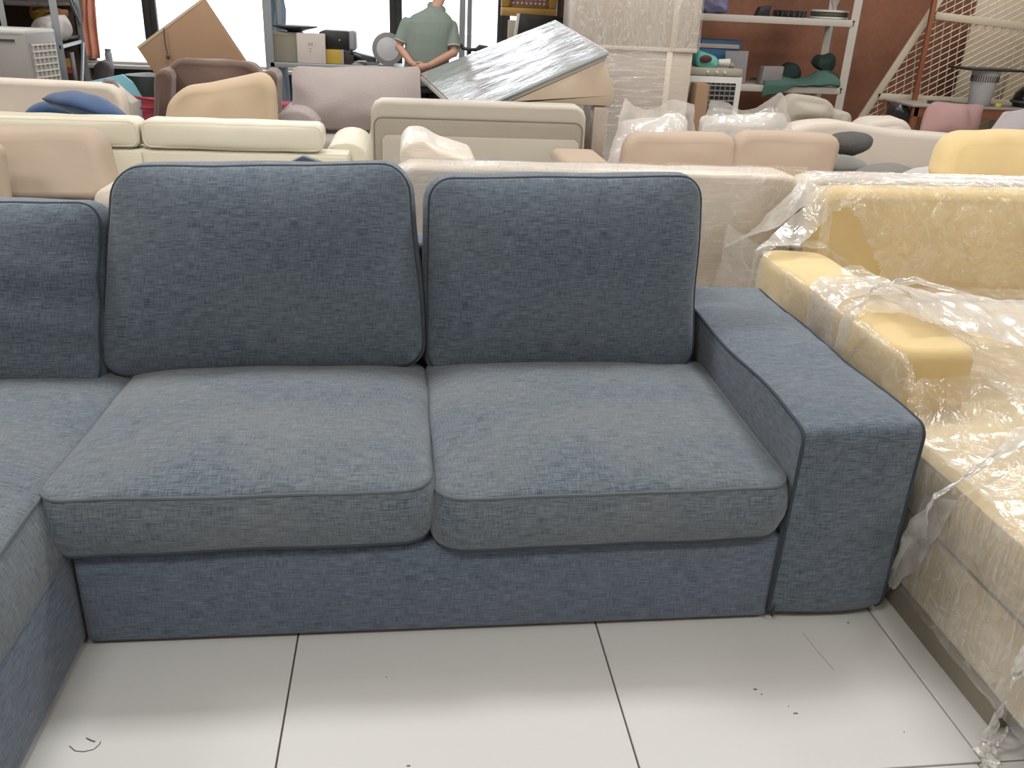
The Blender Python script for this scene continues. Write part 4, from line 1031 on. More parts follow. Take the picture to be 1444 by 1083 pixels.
# ------------------------------------------------------------------ shrink-wrapped tall cabinet and boxes
Y = 6.26
x0 = at(808, 10, y=Y)[0]; x1 = at(990, 10, y=Y)[0]; xs_ = at(940, 100, y=Y)[0]
WC = mat('wrapped_cabinet_white', srgb(214, 198, 180), .4, bump=.35, bscale=10, stretch=(1, 1, 3), coat=.3, var=.05)
tcab = thing('wrapped_cabinet', 'tall off-white cabinet in shrink wrap left of the brick-red wall', 'cabinet', ((x0+x1)/2, Y+.3, 0))
zj = zat(900, 68, Y)
obj('lower_carcass', box(x0+.0, x1-.03, Y, Y+.42, 0, zj-.005, .01, 2), WC, tcab)
obj('upper_carcass', box(x0-.01, x1, Y-.012, Y+.42, zj+.005, 2.4, .01, 2), WC, tcab)
obj('corner_strip', box(xs_, xs_+.06, Y-.022, Y, zj+.01, 2.4, .008, 2), WRAPW, tcab)
obj('corner_strip', box(xs_-.02, xs_+.04, Y-.014, Y+.005, 0, zj-.01, .008, 2), WRAPW, tcab)
obj('seam_band', box(x0-.01, x1, Y-.018, Y, zj-.02, zj+.015, .006, 2), WRAPW, tcab)
FILMH = film('horizontal_stretch_wrap', .10, .55, (1, 1, 6), 8)
FILMV = film('slanted_stretch_wrap', .10, .6, (5, 1, 1.4), 8)
obj('stretch_wrap', grid(lambda u, v: fn_noise((x0-.012+(xs_-x0)*u, Y-.03, .1+(zj-.1)*v), .006, 7, 1), 26, 30), FILMH, tcab, angle=180)
obj('stretch_wrap', grid(lambda u, v: fn_noise((x0-.02+(x1-x0+.03)*u, Y-.034, zj+(2.35-zj)*v), .008, 7, 1), 26, 30), FILMV, tcab, angle=180)
# foil-faced panel lying tilted on a beige box
Y = 5.15
R_ = Vector(at(857, 72, y=4.97)); T_ = Vector(at(783, 28, y=6.2)); N_ = Vector(at(655, 160, y=4.97))
pn_ = (R_-N_).cross(T_-R_).normalized()
def on_plane(px, py):
    d = Vector(MC.T @ np.array([(px-722)/FPX, -(py-541.5)/FPX, 1.0])); c = Vector(CAM)
    return c+d*((R_-c).dot(pn_)/d.dot(pn_))
nq = [on_plane(593, 104), N_, R_, T_]
dpan = thing('foil_panel', 'large silvery wrapped panel tilted on the wrapped beige carton', 'panel', tuple(at(700, 150, y=5.0)))
def foil_mat():
    m, nt, b = nmat('crinkled_foil'); N = nt.nodes; L = nt.links
    b.inputs['Metallic'].default_value = .85; b.inputs['Roughness'].default_value = .16; b.inputs['Base Color'].default_value = (.86, .88, .9, 1)
    tc = N.new('ShaderNodeTexCoord'); mp = N.new('ShaderNodeMapping'); mp.inputs['Rotation'].default_value = (0, .5, .5); mp.inputs['Scale'].default_value = (1.2, 7, 5); L.new(tc.outputs['Object'], mp.inputs[0])
    n = N.new('ShaderNodeTexNoise'); n.inputs['Scale'].default_value = 3.4; n.inputs['Detail'].default_value = 5; n.inputs['Distortion'].default_value = .8; L.new(mp.outputs[0], n.inputs[0])
    bp = N.new('ShaderNodeBump'); bp.inputs['Strength'].default_value = .28; bp.inputs['Distance'].default_value = .02; L.new(n.outputs[0], bp.inputs['Height']); L.new(bp.outputs[0], b.inputs['Normal']); return m
FOIL = foil_mat()
def foil(u, v):
    q = [Vector(p) for p in nq]
    p = q[0]*(1-u)*(1-v)+q[1]*(1-u)*v+q[2]*u*v+q[3]*u*(1-v)
    n = noise.noise(Vector((u*5, v*14, 2)))*.008*min(1, 8*min(u, 1-u, v, 1-v)+.1)
    return (p.x, p.y, p.z+n)
obj('foil_face', grid(foil, 60, 40), FOIL, dpan, angle=180)
obj('board', slab([Vector(p)+Vector((0, 0, -.022)) for p in nq], (0, .0, -.035), .004), mat('panel_board', srgb(205, 196, 184), .5), dpan)
obj('edge_rail', tube([Vector(nq[1])+Vector((0, -.01, -.015)), Vector(nq[2])+Vector((0, -.01, -.015))], .016, 6), STEEL, dpan)
obj('edge_rail', tube([Vector(nq[2])+Vector((0, 0, -.012)), Vector(nq[3])+Vector((0, 0, -.012))], .012, 6), WHITEP, dpan)
x1 = at(866, 150, y=4.98)[0]; zb = at(866, 150, y=4.98)[2]
xg = at(829, 200, y=4.9)[0]
ez = lambda x: R_.z+(N_.z-R_.z)*(R_.x-x)/(R_.x-N_.x)-.062
xl_ = xg-.62
o = obj('beige_carton', slab([(xl_, 4.98, max(zb, .72)), (x1-.03, 4.98, zb), (x1+.0, 4.98, zb+.08), (R_.x-.012, 4.98, ez(R_.x)), (xl_, 4.98, ez(xl_))], (0, .40, 0), .010), mat('beige_wrapped_card', srgb(206, 184, 158, .86), .55, coat=.2), None, 'wedge-shaped beige wrapped carton under the silvery panel', 'carton')
x0b = xg+.05; x1b = at(852, 200, y=5.0)[0]
o = obj('wrapped_carton', box(x0b, x1b, 5.0, 5.45, 0, min(zb, .9)-.006, .012, 2), mat('tan_wrapped_card', srgb(206, 184, 160, .86), .5, coat=.3), None, 'lower tan wrapped carton standing on the floor beneath the beige wedge carton', 'carton')
obj('stretch_wrap', grid(lambda u, v: fn_noise((x0b+(x1b-x0b+.01)*u, 4.985, .02+(zb-.04)*v), .006, 8, 1), 16, 16), FILM, o, angle=180)

# ------------------------------------------------------------------ narrow brown carton, second cooler
Y = 6.3
x0, x1, z0, z1 = prect(976, 118, 994, 230, Y)
obj('narrow_carton', box(x0-.0, x1, Y, Y+.2, 0, z1, .006), CARD, None, 'narrow brown carton standing between wrapped cabinet and cooler', 'carton')
Y = 6.56
x0, x1, z0, z1 = prect(965, 96, 1042, 200, Y)
x0 -= .0
a2 = thing('air_cooler', 'white air cooler with dark slatted front under the shelving', 'air cooler', ((x0+x1)/2, Y+.2, 0))
obj('body', box(x0, x1, Y, Y+.4, .03, z1-.07, .015, 2), WHITEP, a2)
obj('control_panel', box(x0, x1-.01, Y-.004, Y+.4, z1-.068, z1, .012, 2), mat('sage_plastic', srgb(176, 172, 150), .5), a2)
for px in (998, 1011, 1022):
    P = at(px, 101, y=Y-.01); obj('knob', lathe([(.014, 0), (.012, .014), (.002, .016)], n=14).map(lambda x, y, z: (P[0]+x, Y-.004-z, z1-.034+y)), WHITEP, a2)
gx0, gx1 = x0+.04, x1-.06
obj('grille_recess', box(gx0, gx1, Y-.003, Y+.01, .1, z1-.13), BLACK, a2)
for k in range(14):
    z = z1-.16-.045*k
    obj('slat', box(gx0, gx1, Y-.012, Y-.002, z, z+.012), GREYB, a2)
g = G()
for k in range(8): g.add(box(gx0+.04+k*(gx1-gx0-.05)/8, gx0+.046+k*(gx1-gx0-.05)/8, Y-.016, Y-.01, .1, z1-.13))
obj('grille_wires', g, GREYB, a2, kind='stuff')
# things on it
zt = z1+.001
P = at(1012, 88, y=Y+.15)
c = cushion([(P[0]-.22, Y+.08, zt), (P[0]+.0, Y+.08, zt), (P[0]-.02, Y+.1, zt+.10), (P[0]-.22, Y+.1, zt+.15)], (0, 1, 0), .2, rc=.03, cf=.02, er=.02, n=40, m=6, nw=.01, seed=4)
sh = obj('turquoise_bag', c, mat('turquoise_cloth', srgb(90, 190, 176), .7), None, 'turquoise bag with red and black pattern on the slatted cooler', 'bag', angle=80)
obj('print_patch', ellipsoid((P[0]-.15, Y+.062, zt+.075), (.06, .012, .035)), mat('dark_red_print', srgb(90, 24, 34), .6), sh)
cup = lathe([(.028, 0), (.038, .11), (.036, .112), (.02, .11)], n=20).map(lambda x, y, z: (P[0]+.0+z, Y+.14+y, zt+.045+x-.0*z))
obj('white_cup', cup, WHITEP, None, 'white cup lying on its side on the slatted cooler', 'cup')
blob('crumpled_tissue', (1026, 90, 1039, 97), Y+.1, .06, mat('grey_tissue', srgb(170, 166, 158), .9), 'small crumpled tissue at the right edge of the slatted cooler', 'tissue', 6, .01)

# ------------------------------------------------------------------ white shelving against the damask wall
Y = 7.0; D = .5
xr = (at(1205, 15, y=Y)[0]+at(1187, 150, y=Y)[0])/2; xl = xr-2.0
z1 = zat(1100, 24, Y); z2 = zat(1100, 121, Y)
su = thing('white_shelving', 'white painted steel shelving against the red-brown wallpaper', 'shelving', ((xl+xr)/2, Y+D/2, 0))
for (px, py) in ((xr, Y), (xr-.02, Y+D), (xl, Y), (xl, Y+D)):
    g = box(px-.045, px+.045, py, py+.006, 0, 2.4); g.add(box(px+.04, px+.046, py, py+.05, 0, 2.4))
    obj('post', g, WSTEEL, su)
for z in (z1, z2, .25):
    g = box(xl, xr, Y, Y+D, z-.02, z, .003); g.add(box(xl, xr-.03, Y-.012, Y, z-.062, z+.002, .003)); g.add(box(xr-.02, xr-.005, Y, Y+D, z-.06, z, .003))
    obj('shelf', g, WSTEEL, su)
def onshelf(name, px, z, depth, mt, label, cat, yo=.1, r=.006, group=None):
    x0, x1, _, zt = prect(*px, Y+yo)
    return obj(name, box(x0, x1, Y+yo, Y+yo+depth, z+.001, max(zt, z+.03), r, 2), mt, None, label, cat, group)
def heap(name, x0, x1, y0, dep, z0, h, mt, label, cat, seed=0, nw=.03, group=None):
    c = cushion([(x0, y0, z0), (x1, y0, z0), (x1-.02, y0+.02, z0+h), (x0+.02, y0+.02, z0+h)], (0, 1, 0), dep, rc=min(.08, h*.4), cf=.02, cb=.02, er=min(.03, h*.3), n=50, m=8, nw=nw, ns=9, seed=seed)
    c.map(lambda x, y, z: (x, y, max(z, z0)))
    return obj(name, c, mt, None, label, cat, group, angle=80)
xx = at(994, 8, y=Y+.1)[0]
heap('purple_bundle', xx-.02, xx+.26, Y+.1, .3, z1+.002, .16, mat('violet_plastic', srgb(96, 92, 130), .5, var=.2), 'violet plastic bundle on the top shelf near the wrapped cabinet', 'bundle', 3)
x0 = at(1068, 18, y=Y+.12)[0]; x1 = at(1086, 18, y=Y+.12)[0]
obj('black_stand', slab([(x0, Y+.12, z1+.001), (x1, Y+.12, z1+.001), (x1+.005, Y+.12, z1+.10), (x0+.03, Y+.12, z1+.08)], (0, .1, 0), .004), BLACK, None, 'small black wedge-shaped stand on the top shelf', 'stand')
P = at(1118, 14, y=Y+.2)
dk = thing('black_tray', 'low black round tray on the top shelf beside the stacked plates', 'tray', (P[0], Y+.25, z1))
obj('dish', lathe([(.14, .001), (.16, .02), (.165, .06), (.15, .064), (.13, .04)], (P[0], Y+.25, z1), 28), BLACK, dk)
g = G()
for k in range(18): a = 2*PI*k/18; g.add(box(P[0]+.163*math.cos(a)-.006, P[0]+.163*math.cos(a)+.006, Y+.25+.163*math.sin(a)-.006, Y+.25+.163*math.sin(a)+.006, z1+.01, z1+.055))
obj('ribs', g, DGREY, dk, kind='stuff')
P = at(1172, 16, y=Y+.22)
for k, (mt, nm, lb) in enumerate(((WHITEP, 'white_plate', 'lower white round plate in the stack on the top shelf'), (mat('olive_band', srgb(78, 74, 58), .5), 'olive_disc', 'dark olive disc between the two white plates'), (WHITEP, 'white_plate', 'upper white round plate topping the stack on the shelf'))):
    obj(nm, lathe([(.17, .0), (.185, .006), (.185, .02 if k != 1 else .035), (.17, .024 if k != 1 else .037), (.02, .024 if k != 1 else .037)], (P[0], Y+.25, z1+.001+(0, .024, .061)[k]), 32), mt, None, lb, 'plate')
P = at(1180, 5, y=Y+.25)
obj('bag_tie', lathe([(.01, 0), (.02, .03), (.05, .10), (.02, .101)], (P[0]-.02, Y+.25, z1+.087), 12), mat('clear_bag', srgb(206, 196, 186), .3), None, 'twisted pale bag end sticking up from the stacked plates', 'bag')
onshelf('blue_carton', (985, 56, 1042, 120), z2, .25, mat('blue_card', srgb(30, 104, 158), .5), 'blue carton with pale stripe on the middle shelf', 'box', .2)
x0, x1, z0, z1_ = prect(985, 62, 1042, 68, Y+.195)
obj('cream_carton', box(x0+.0, x1+.0, Y+.185, Y+.199, z0, z1_, .002), mat('cream_card', srgb(200, 188, 172), .6), None, 'cream strip board leaning on the blue carton', 'board')
pts = [at(*p, y=Y+.08) for p in ((1023, 124), (1050, 120), (1056, 72), (1023, 72))]
pts[0][2] = pts[1][2] = z2+.002
obj('grey_board', slab(pts, (0, .03, .0), .003), GREYB, None, 'taller grey panel standing on the middle shelf behind the cooler', 'panel')
pts = [at(*p, y=Y+.02) for p in ((1072, 118), (1101, 119), (1106, 94), (1078, 94))]; pts[0][2] = pts[1][2] = z2+.002
obj('grey_board', slab(pts, (0, .12, .0), .003), mat('grey_board_warm', srgb(134, 128, 128), .6), None, 'shorter grey panel on the middle shelf left of green cloth', 'panel')
GRN = mat('green_cloth', srgb(62, 100, 88), .9, var=.2, bump=.2, bscale=12)
GRND = mat('dark_green_cloth', srgb(38, 62, 56), .9, var=.2)
xg0 = at(1076, 125, y=Y)[0]; xg1 = at(1182, 118, y=Y)[0]
def drape(u, v):
    x = xg0+(xg1-xg0)*u; hang = .14*max(0, 1-u*2.2)
    if v < .3: t = v/.3; P = (x, Y-.03, z2+.02-hang*(1-t)-.01)
    else:
        t = (v-.3)/.7; P = (x, Y-.03+.4*t, z2+.02+.16*math.sin(PI*min(1, t*1.1))*(.35+.65*u)*(.6+.4*math.sin(u*9)))
    n = noise.noise_vector(Vector((P[0]*7, P[1]*7, P[2]*7)))*.03
    z = P[2]+n.z
    if v >= .3: z = max(z, z2+.006)
    return (P[0]+n.x, P[1]+n.y*.5 if v >= .3 else P[1], z)
o = obj('green_cloth', grid(drape, 40, 26), GRN, None, 'rumpled green cloth hanging over the middle shelf edge', 'cloth', angle=180)
s_ = o.modifiers.new('t', 'SOLIDIFY'); s_.thickness = .008; s_.offset = 1
xx = at(1150, 100, y=Y+.2)[0]
heap('dark_green_cloth', xx-.03, xx+.20, Y+.12, .2, z2+.15, .16, GRND, 'dark green cloth bunched on top of the green cloth', 'cloth', 5, .03)
heap('black_cloth', at(1110, 105, y=Y+.3)[0]-.05, at(1135, 100, y=Y+.3)[0], Y+.32, .12, z2+.002, .2, GRND, 'blackish cloth standing at the back of the middle shelf', 'cloth', 8, .02)

# ------------------------------------------------------------------ cushions and sofas, right mid-ground
FP = film('bagged_pillow_film', .45, .7, freq=9)
Y = 4.3
ps = thing('tan_sofa', 'tan sofa whose two back cushions stand behind the wrapped white sofa', 'sofa', (at(1030, 220, y=Y)[0], Y+.3, 0))
xa_, xb_ = at(845, 235, y=Y)[0], at(1215, 235, y=Y)[0]
obj('seat', box(xa_-.25, xb_+.1, Y-.9, Y-.02, .1, .44, .05, 3), TANC, ps)
obj('backrest', box(xa_, xb_, Y+.02, Y+.2, .1, .50, .05, 3), TANC, ps)
za = zat(840, 218, Y-.5)
obj('armrest', box(xa_-.35, xa_-.02, Y-.85, Y+.1, .1, za-.05, .05, 3), TANC, ps)
for fx in (xa_-.2, xb_):
    for fy in (Y-.8, Y+.1): obj('leg', box(fx-.02, fx+.02, fy, fy+.04, 0, .11), BLACK, ps)
for k, (px, lb) in enumerate((([(872, 262), (1038, 262), (1042, 188), (884, 188)], 'left tan back cushion behind the wrapped white sofa'), ([(1030, 262), (1175, 262), (1192, 192), (1040, 184)], 'right tan back cushion behind the wrapped white sofa'))):
    c = cushion(pq(px, 3.95, 4.08), (0, 1, 0), .16, rc=.05, cf=.015, cb=.02, er=.06, n=80, m=10, nw=.010, ns=5, seed=90+k)
    obj('back_cushion', c, TANC, None, lb, 'cushion', angle=80)
c = cushion(pq([(862, 240), (975, 240), (968, 162), (880, 172)], 4.55, 4.7), (0, 1, 0), .08, rc=.04, cf=.09, cb=.05, n=60, m=10, nw=.02, seed=14, pw=1.2)
pw_ = obj('bagged_pillow', c, mat('white_pillow', srgb(226, 216, 208), .8), None, 'white pillow in a plastic bag left of the narrow carton', 'pillow', angle=80)
def bagf(pl, Y, s, top):
    q = [Vector(p) for p in pq(pl, Y)]
    def f(u, v):
        P = q[0]*(1-u)*(1-v)+q[1]*u*(1-v)+q[2]*u*v+q[3]*(1-u)*v
        P.y -= .08*math.sin(PI*u)*math.sin(PI*min(1, v+.2)); P.z += .03*math.sin(u*7+s)*v + (.05*abs(u-.45)*2*v)
        return fn_noise(P, .02, 8, s)
    return f
obj('plastic_bag', grid(bagf([(852, 245), (985, 215), (977, 156), (880, 150)], 4.45, 3, 0), 30, 24), FP, pw_, angle=180)
c = cushion(pq([(985, 215), (1120, 215), (1105, 158), (990, 168)], 4.9, 5.05), (0, 1, 0), .08, rc=.04, cf=.08, cb=.05, n=60, m=10, nw=.02, seed=15, pw=1.2)
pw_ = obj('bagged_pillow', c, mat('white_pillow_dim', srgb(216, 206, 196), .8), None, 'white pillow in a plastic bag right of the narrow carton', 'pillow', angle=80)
obj('plastic_bag', grid(bagf([(985, 190), (1120, 190), (1100, 148), (1000, 156)], 4.82, 7, 0), 30, 24), FP, pw_, angle=180)
# broad ivory curved sofa
Y = 5.0
iv = thing('ivory_corner_sofa', 'broad ivory sofa with dark cushions right of the tan cushions', 'sofa', (at(1230, 200, y=Y)[0], Y, 0))
pts = [at(1080, 240, y=4.9), at(1400, 262, y=4.9), at(1395, 196, y=4.9), at(1270, 186, y=4.9), at(1185, 172, y=4.9), at(1150, 174, y=4.9), at(1100, 186, y=4.9)]
pts[0][2] = pts[1][2] = .15
obj('backrest', slab(pts, (0, .3, 0), .05), IVORY, iv, angle=60)
obj('seat', box(pts[0][0]+.1, pts[1][0]-.1, 4.52, 4.88, .12, .42, .05, 3), IVORY, iv)
c = cushion(pq([(1200, 215), (1292, 215), (1290, 168), (1222, 170)], 5.4), (0, 1, 0), .3, rc=.08, cf=.05, er=.05, n=60, m=8, nw=.01, seed=33)
obj('headrest', c, IVORY, iv, angle=80)
for fx in (pts[0][0]+.2, pts[1][0]-.2):
    for fy in (4.6, 5.1): obj('leg', box(fx-.02, fx+.02, fy, fy+.04, 0, .16), BLACK, iv)
FUR = mat('dark_fur', srgb(88, 86, 84), .95, bump=.8, bscale=60, var=.2)
GR2 = mat('grey_velvet', srgb(120, 120, 114), .85, sheen=.3)
lens('fluffy_cushion', at(1165, 200, y=4.5), at(1231, 197, y=4.5), .16, .085, FUR, 'dark fluffy pointed cushion on the ivory corner sofa', seed=3, up=-.02)
lens('scatter_cushion', at(1160, 236, y=4.3), at(1226, 240, y=4.3), .16, .08, GR2, 'grey cushion beneath the dark fluffy cushion', seed=4, up=.02)
lens('scatter_cushion', at(1200, 252, y=3.9), at(1300, 252, y=3.9), .18, .075, mat('mid_grey_velvet', srgb(124, 122, 116), .85), 'mid grey rounded cushion in front of the ivory corner sofa', seed=5, up=.03)
lens('scatter_cushion', at(1258, 262, y=3.65), at(1365, 262, y=3.65), .18, .085, mat('pale_grey_cloth', srgb(206, 200, 196), .85), 'pale grey cushion left of the yellow foam cushion', seed=6, up=.04)
# small ivory-grey armchair by the shelving
Y = 6.1
gc = thing('stone_armchair', 'stone-coloured armchair below the white shelving', 'armchair', (at(1150, 170, y=Y)[0], Y, 0))
STONE = mat('stone_cloth', srgb(196, 186, 168), .85)
c = cushion(pq([(1098, 178), (1182, 178), (1178, 142), (1112, 132)], Y), (0, 1, 0), .2, rc=.07, cf=.07, er=.05, n=60, m=8, nw=.014, seed=19)
obj('headrest', c, STONE, gc, angle=80)
P = at(1100, 176, y=Y); Q = at(1200, 176, y=Y)
obj('seat', box(P[0], Q[0], Y-.3, Y+.4, .1, P[2]-.0, .05, 3), STONE, gc)
c = cushion(pq([(1176, 190), (1202, 190), (1202, 158), (1180, 156)], Y-.1), (0, 1, 0), .5, rc=.03, cf=.02, er=.03, n=40, m=6, nw=.006, seed=20)
obj('armrest', c, STONE, gc, angle=80)
for fx in (P[0]+.1, Q[0]-.1):
    for fy in (Y-.2, Y+.3): obj('leg', box(fx-.02, fx+.02, fy, fy+.04, 0, .12), BLACK, gc)
# yellow foam back cushion
c = cushion(pq([(1322, 268), (1520, 268), (1500, 186), (1344, 190)], 2.75, 2.95), (0, 1, 0), .2, rc=.06, cf=.015, cb=.02, er=.07, n=80, m=10, nw=.014, ns=5, seed=95)
obj('foam_cushion', c, YEL, None, 'golden yellow foam cushion upright at the right edge behind the wrapped sofas', 'cushion', angle=80)
# mauve pillows
MAUVE = mat('dusty_mauve_cloth', srgb(168, 126, 122), .85, bump=.3, bscale=7)
pillow('mauve_pillow', [(1295, 196), (1372, 198), (1368, 148), (1312, 142)], 5.3, .03, .09, MAUVE, 'front dusty mauve pillow with folds before the table', 'pillow', 7, .15, rc=.1)
pillow('mauve_pillow', [(1340, 200), (1376, 198), (1388, 148), (1345, 146)], 5.55, .03, .06, mat('dusty_mauve_shade', srgb(160, 120, 118), .85), 'rear dusty mauve pillow edge seen behind the folded one', 'pillow', 8, .15)
pillow('pale_lilac_pillow', [(1380, 215), (1500, 215), (1500, 150), (1420, 158)], 5.0, .04, .08, mat('pale_lilac_cloth', srgb(186, 176, 178), .85), 'pale lilac pillow at the right edge beneath the helmet', 'pillow', 9, .15)
obj('pillow_bench', box(at(1290, 190, y=5.2)[0], at(1500, 190, y=5.2)[0], 5.26, 6.0, 0, zat(1340, 198, 5.3)-.02, .03), IVORY, None, 'ivory bench under the mauve pillows', 'bench')

# ------------------------------------------------------------------ table with bin, helmet
Y = 6.4
xt0 = at(1288, 150, y=Y)[0]; xt1 = xt0+1.6; ztb = zat(1400, 152, Y)
ORW = mat('orange_wood', srgb(150, 84, 46, .75), .45, var=.12, vscale=12)
tb_ = thing('side_table', 'orange-brown wooden table with grey top at the right edge', 'table', ((xt0+xt1)/2, Y+.3, 0))
obj('tabletop', box(xt0, xt1, Y, Y+.6, ztb-.02, ztb, .004), mat('grey_table_top', srgb(160, 150, 138), .5), tb_)
obj('apron', box(xt0+.02, xt1-.02, Y+.02, Y+.05, ztb-.11, ztb-.02, .003), ORW, tb_)
for fx in (xt0+.03, xt1-.08):
    for fy in (Y+.02, Y+.5): obj('leg', box(fx, fx+.05, fy, fy+.05, 0, ztb-.02, .004), ORW, tb_)
P = at(1386, 140, y=Y+.15); zb_ = ztb+.001; hb = zat(1400, 100, Y+.15)-zb_
pb = thing('waste_bin', 'white tapered waste bin standing on the wooden table', 'bin', (P[0], Y+.18, zb_))
obj('bucket', lathe([(.095, 0), (.10, .005), (.13, hb), (.122, hb), (.09, .02), (.01, .018)], (P[0], Y+.2, zb_), 32), mat('bin_grey_white', srgb(200, 198, 200), .5), pb)
g = G()
for k in range(36):
    a = 2*PI*k/36; r = .1265; g.add(rot(box(-.0035, .0035, -.002, .002, 0, .06), (0, 0, 0), 'Z', a+PI/2).map(lambda x, y, z: (x+P[0]+r*math.cos(a), y+Y+.2+r*math.sin(a), z+zb_+hb*.68)))
obj('vent_slots', g, DGREY, pb, kind='stuff')
q4 = [at(1354, 95, y=Y+.2)[0], at(1436, 95, y=Y+.2)[0]]
obj('black_tray', box(q4[0], q4[1], Y+.02, Y+.38, zb_+hb+.001, zb_+hb+.022, .006), BLACK, None, 'thin black tray lying on top of the waste bin', 'tray')
P = at(1337, 137, y=Y+.1); obj('dark_folder', box(P[0]-.12, P[0]+.13, Y+.05, Y+.25, ztb+.001, ztb+.03, .004), mat('dark_slate', srgb(70, 74, 72), .5), None, 'dark slate folder lying on the table left of the bin', 'folder')
P = at(1448, 134, y=Y+.2)
hm = thing('helmet', 'glossy black helmet on the table at the right edge', 'helmet', (P[0], Y+.2, ztb))
obj('shell', lathe([(.15, .002), (.165, .06), (.15, .13), (.10, .19), (.04, .215), (.003, .22)], (P[0]+.05, Y+.2, ztb), 32), mat('gloss_black', srgb(28, 26, 28), .12), hm)
obj('visor', tube([(P[0]+.05+.168*math.cos(a), Y+.2+.168*math.sin(a), ztb+.05) for a in np.linspace(PI*.8, PI*1.8, 14)], .014, 6), DGREY, hm)
P = at(1408, 140, y=Y+.1); obj('yellow_tape', lathe([(.03, 0), (.032, .005), (.032, .03), (.03, .035), (.01, .035)], (P[0], Y+.08, ztb+.001), 18), mat('tape_yellow', srgb(214, 196, 50), .5), None, 'small yellow tape roll between bin and helmet', 'tape')
blob('dark_shoe', (1262, 146, 1286, 172), 6.6, .2, mat('dark_leather_shoe', srgb(54, 50, 54), .4), 'dark shoe-like bundle behind the metal gate foot', 'bundle', 9, .015)
# leaning metal gate with expanded mesh
Y = 7.0
gt = thing('mesh_gate', 'cream metal gate with diamond mesh leaning at the right', 'gate', tuple(at(1213, 170, y=Y)*np.array([1, 1, 0])))
CRM = mat('cream_painted_metal', srgb(206, 192, 166), .5)
T0 = Vector(at(1332, -10, y=Y)); T1 = Vector(at(1212, 172, y=Y)); dd = T1-T0; T2 = T1+dd*(T1.z/max(.01, -dd.z)) if T1.z > 0 else T1
T00 = T0-dd*.4
R0 = Vector(at(1320, 22, y=Y)); R1 = Vector(at(1500, 44, y=Y)); S0 = Vector(at(1238, 136, y=Y)); S1 = Vector(at(1500, 150, y=Y))
def flatbar(a, b, w_, t_=.03):
    a, b = Vector(a), Vector(b); d = (b-a).normalized(); s = Vector((d.z, 0, -d.x))*w_/2
    return slab([a-s, b-s, b+s, a+s], (0, t_, 0), .004)
obj('side_bar', flatbar(T00, T2, .07), CRM, gt)
obj('cross_bar', flatbar(R0, R1, .07), CRM, gt); obj('cross_bar', flatbar(S0, S1, .065), CRM, gt)
obj('foot_bar', flatbar(T2+Vector((0, 0, .03)), Vector((R1.x, Y, .03)), .06), CRM, gt)
obj('side_bar', flatbar(R1+Vector((0, 0, .5)), Vector((R1.x, Y, .0)), .06), CRM, gt)
g = G(); x_lo, x_hi, zlo, zhi = T2.x, R1.x, .05, 2.0
def clip(a, b):
    out = []
    n = 60
    for i in range(n+1):
        p = a+(b-a)*(i/n)
        edge = T2.x+(T00.x-T2.x)*((p.z-T2.z)/(T00.z-T2.z))
        if zlo < p.z < min(zhi, T00.z) and edge < p.x < x_hi: out.append(p)
    return out
for k in range(70):
    for (sx, mlt) in ((.75, 1), (-1.9, 1)):
        c0 = x_lo-2.2+k*.085
        for sgn in ((0,),):
            a = Vector((c0, Y+.015, zlo)); b = Vector((c0+2.0/(sx), Y+.015, zlo+2.0)) if sx > 0 else Vector((c0+1.2, Y+.015, zlo+2.0*1))
    # two families of strands
for k in range(60):
    a = Vector((x_lo, Y+.015, zlo-1.9+k*.065)); b = Vector((x_hi, Y+.015, zlo-1.9+k*.065+(x_hi-x_lo)*.55)); p = clip(a, b)
    if len(p) > 2: g.add(tube([p[0], p[-1]], .0045, 4))
for k in range(34):
    a = Vector((x_lo+.0+k*.09, Y+.017, zlo)); b = Vector((x_lo-.25+k*.09, Y+.017, zhi)); p = clip(a, b)
    if len(p) > 2: g.add(tube([p[0], p[-1]], .0045, 4))
obj('diamond_mesh', g, CRM, gt, kind='stuff')
W0 = Vector(at(1328, -40, y=6.9)); W1 = Vector(at(1287, 160, y=6.9)); dw = W1-W0; W2 = W1+dw*(W1.z/-dw.z)
obj('wooden_pole', flatbar(W0-dw*.2, W2+Vector((0, 0, .01)), .045, .04), ORW, None, 'orange-brown wooden pole leaning in front of the mesh gate', 'pole')
BP = [at(1356, 160, y=7.4), at(1520, 160, y=7.4), at(1520, -40, y=7.4), at(1390, -40, y=7.4)]
BP[0][2] = BP[1][2] = .0; BP[0][0] -= .15
obj('beige_board', slab(BP, (0, .03, 0), .004), mat('beige_mdf', srgb(212, 192, 164), .7), None, 'large beige board standing behind the mesh gate', 'board')
BP2 = [at(1404, 170, y=7.2), at(1530, 170, y=7.2), at(1530, 20, y=7.2), at(1462, 66, y=7.2), at(1428, 92, y=7.2)]
BP2[0][2] = BP2[1][2] = 0
obj('cream_board', slab(BP2, (0, .03, 0), .004), mat('cream_mdf', srgb(206, 188, 156), .7), None, 'cream board with slanted top edge at the right, behind the helmet', 'board')

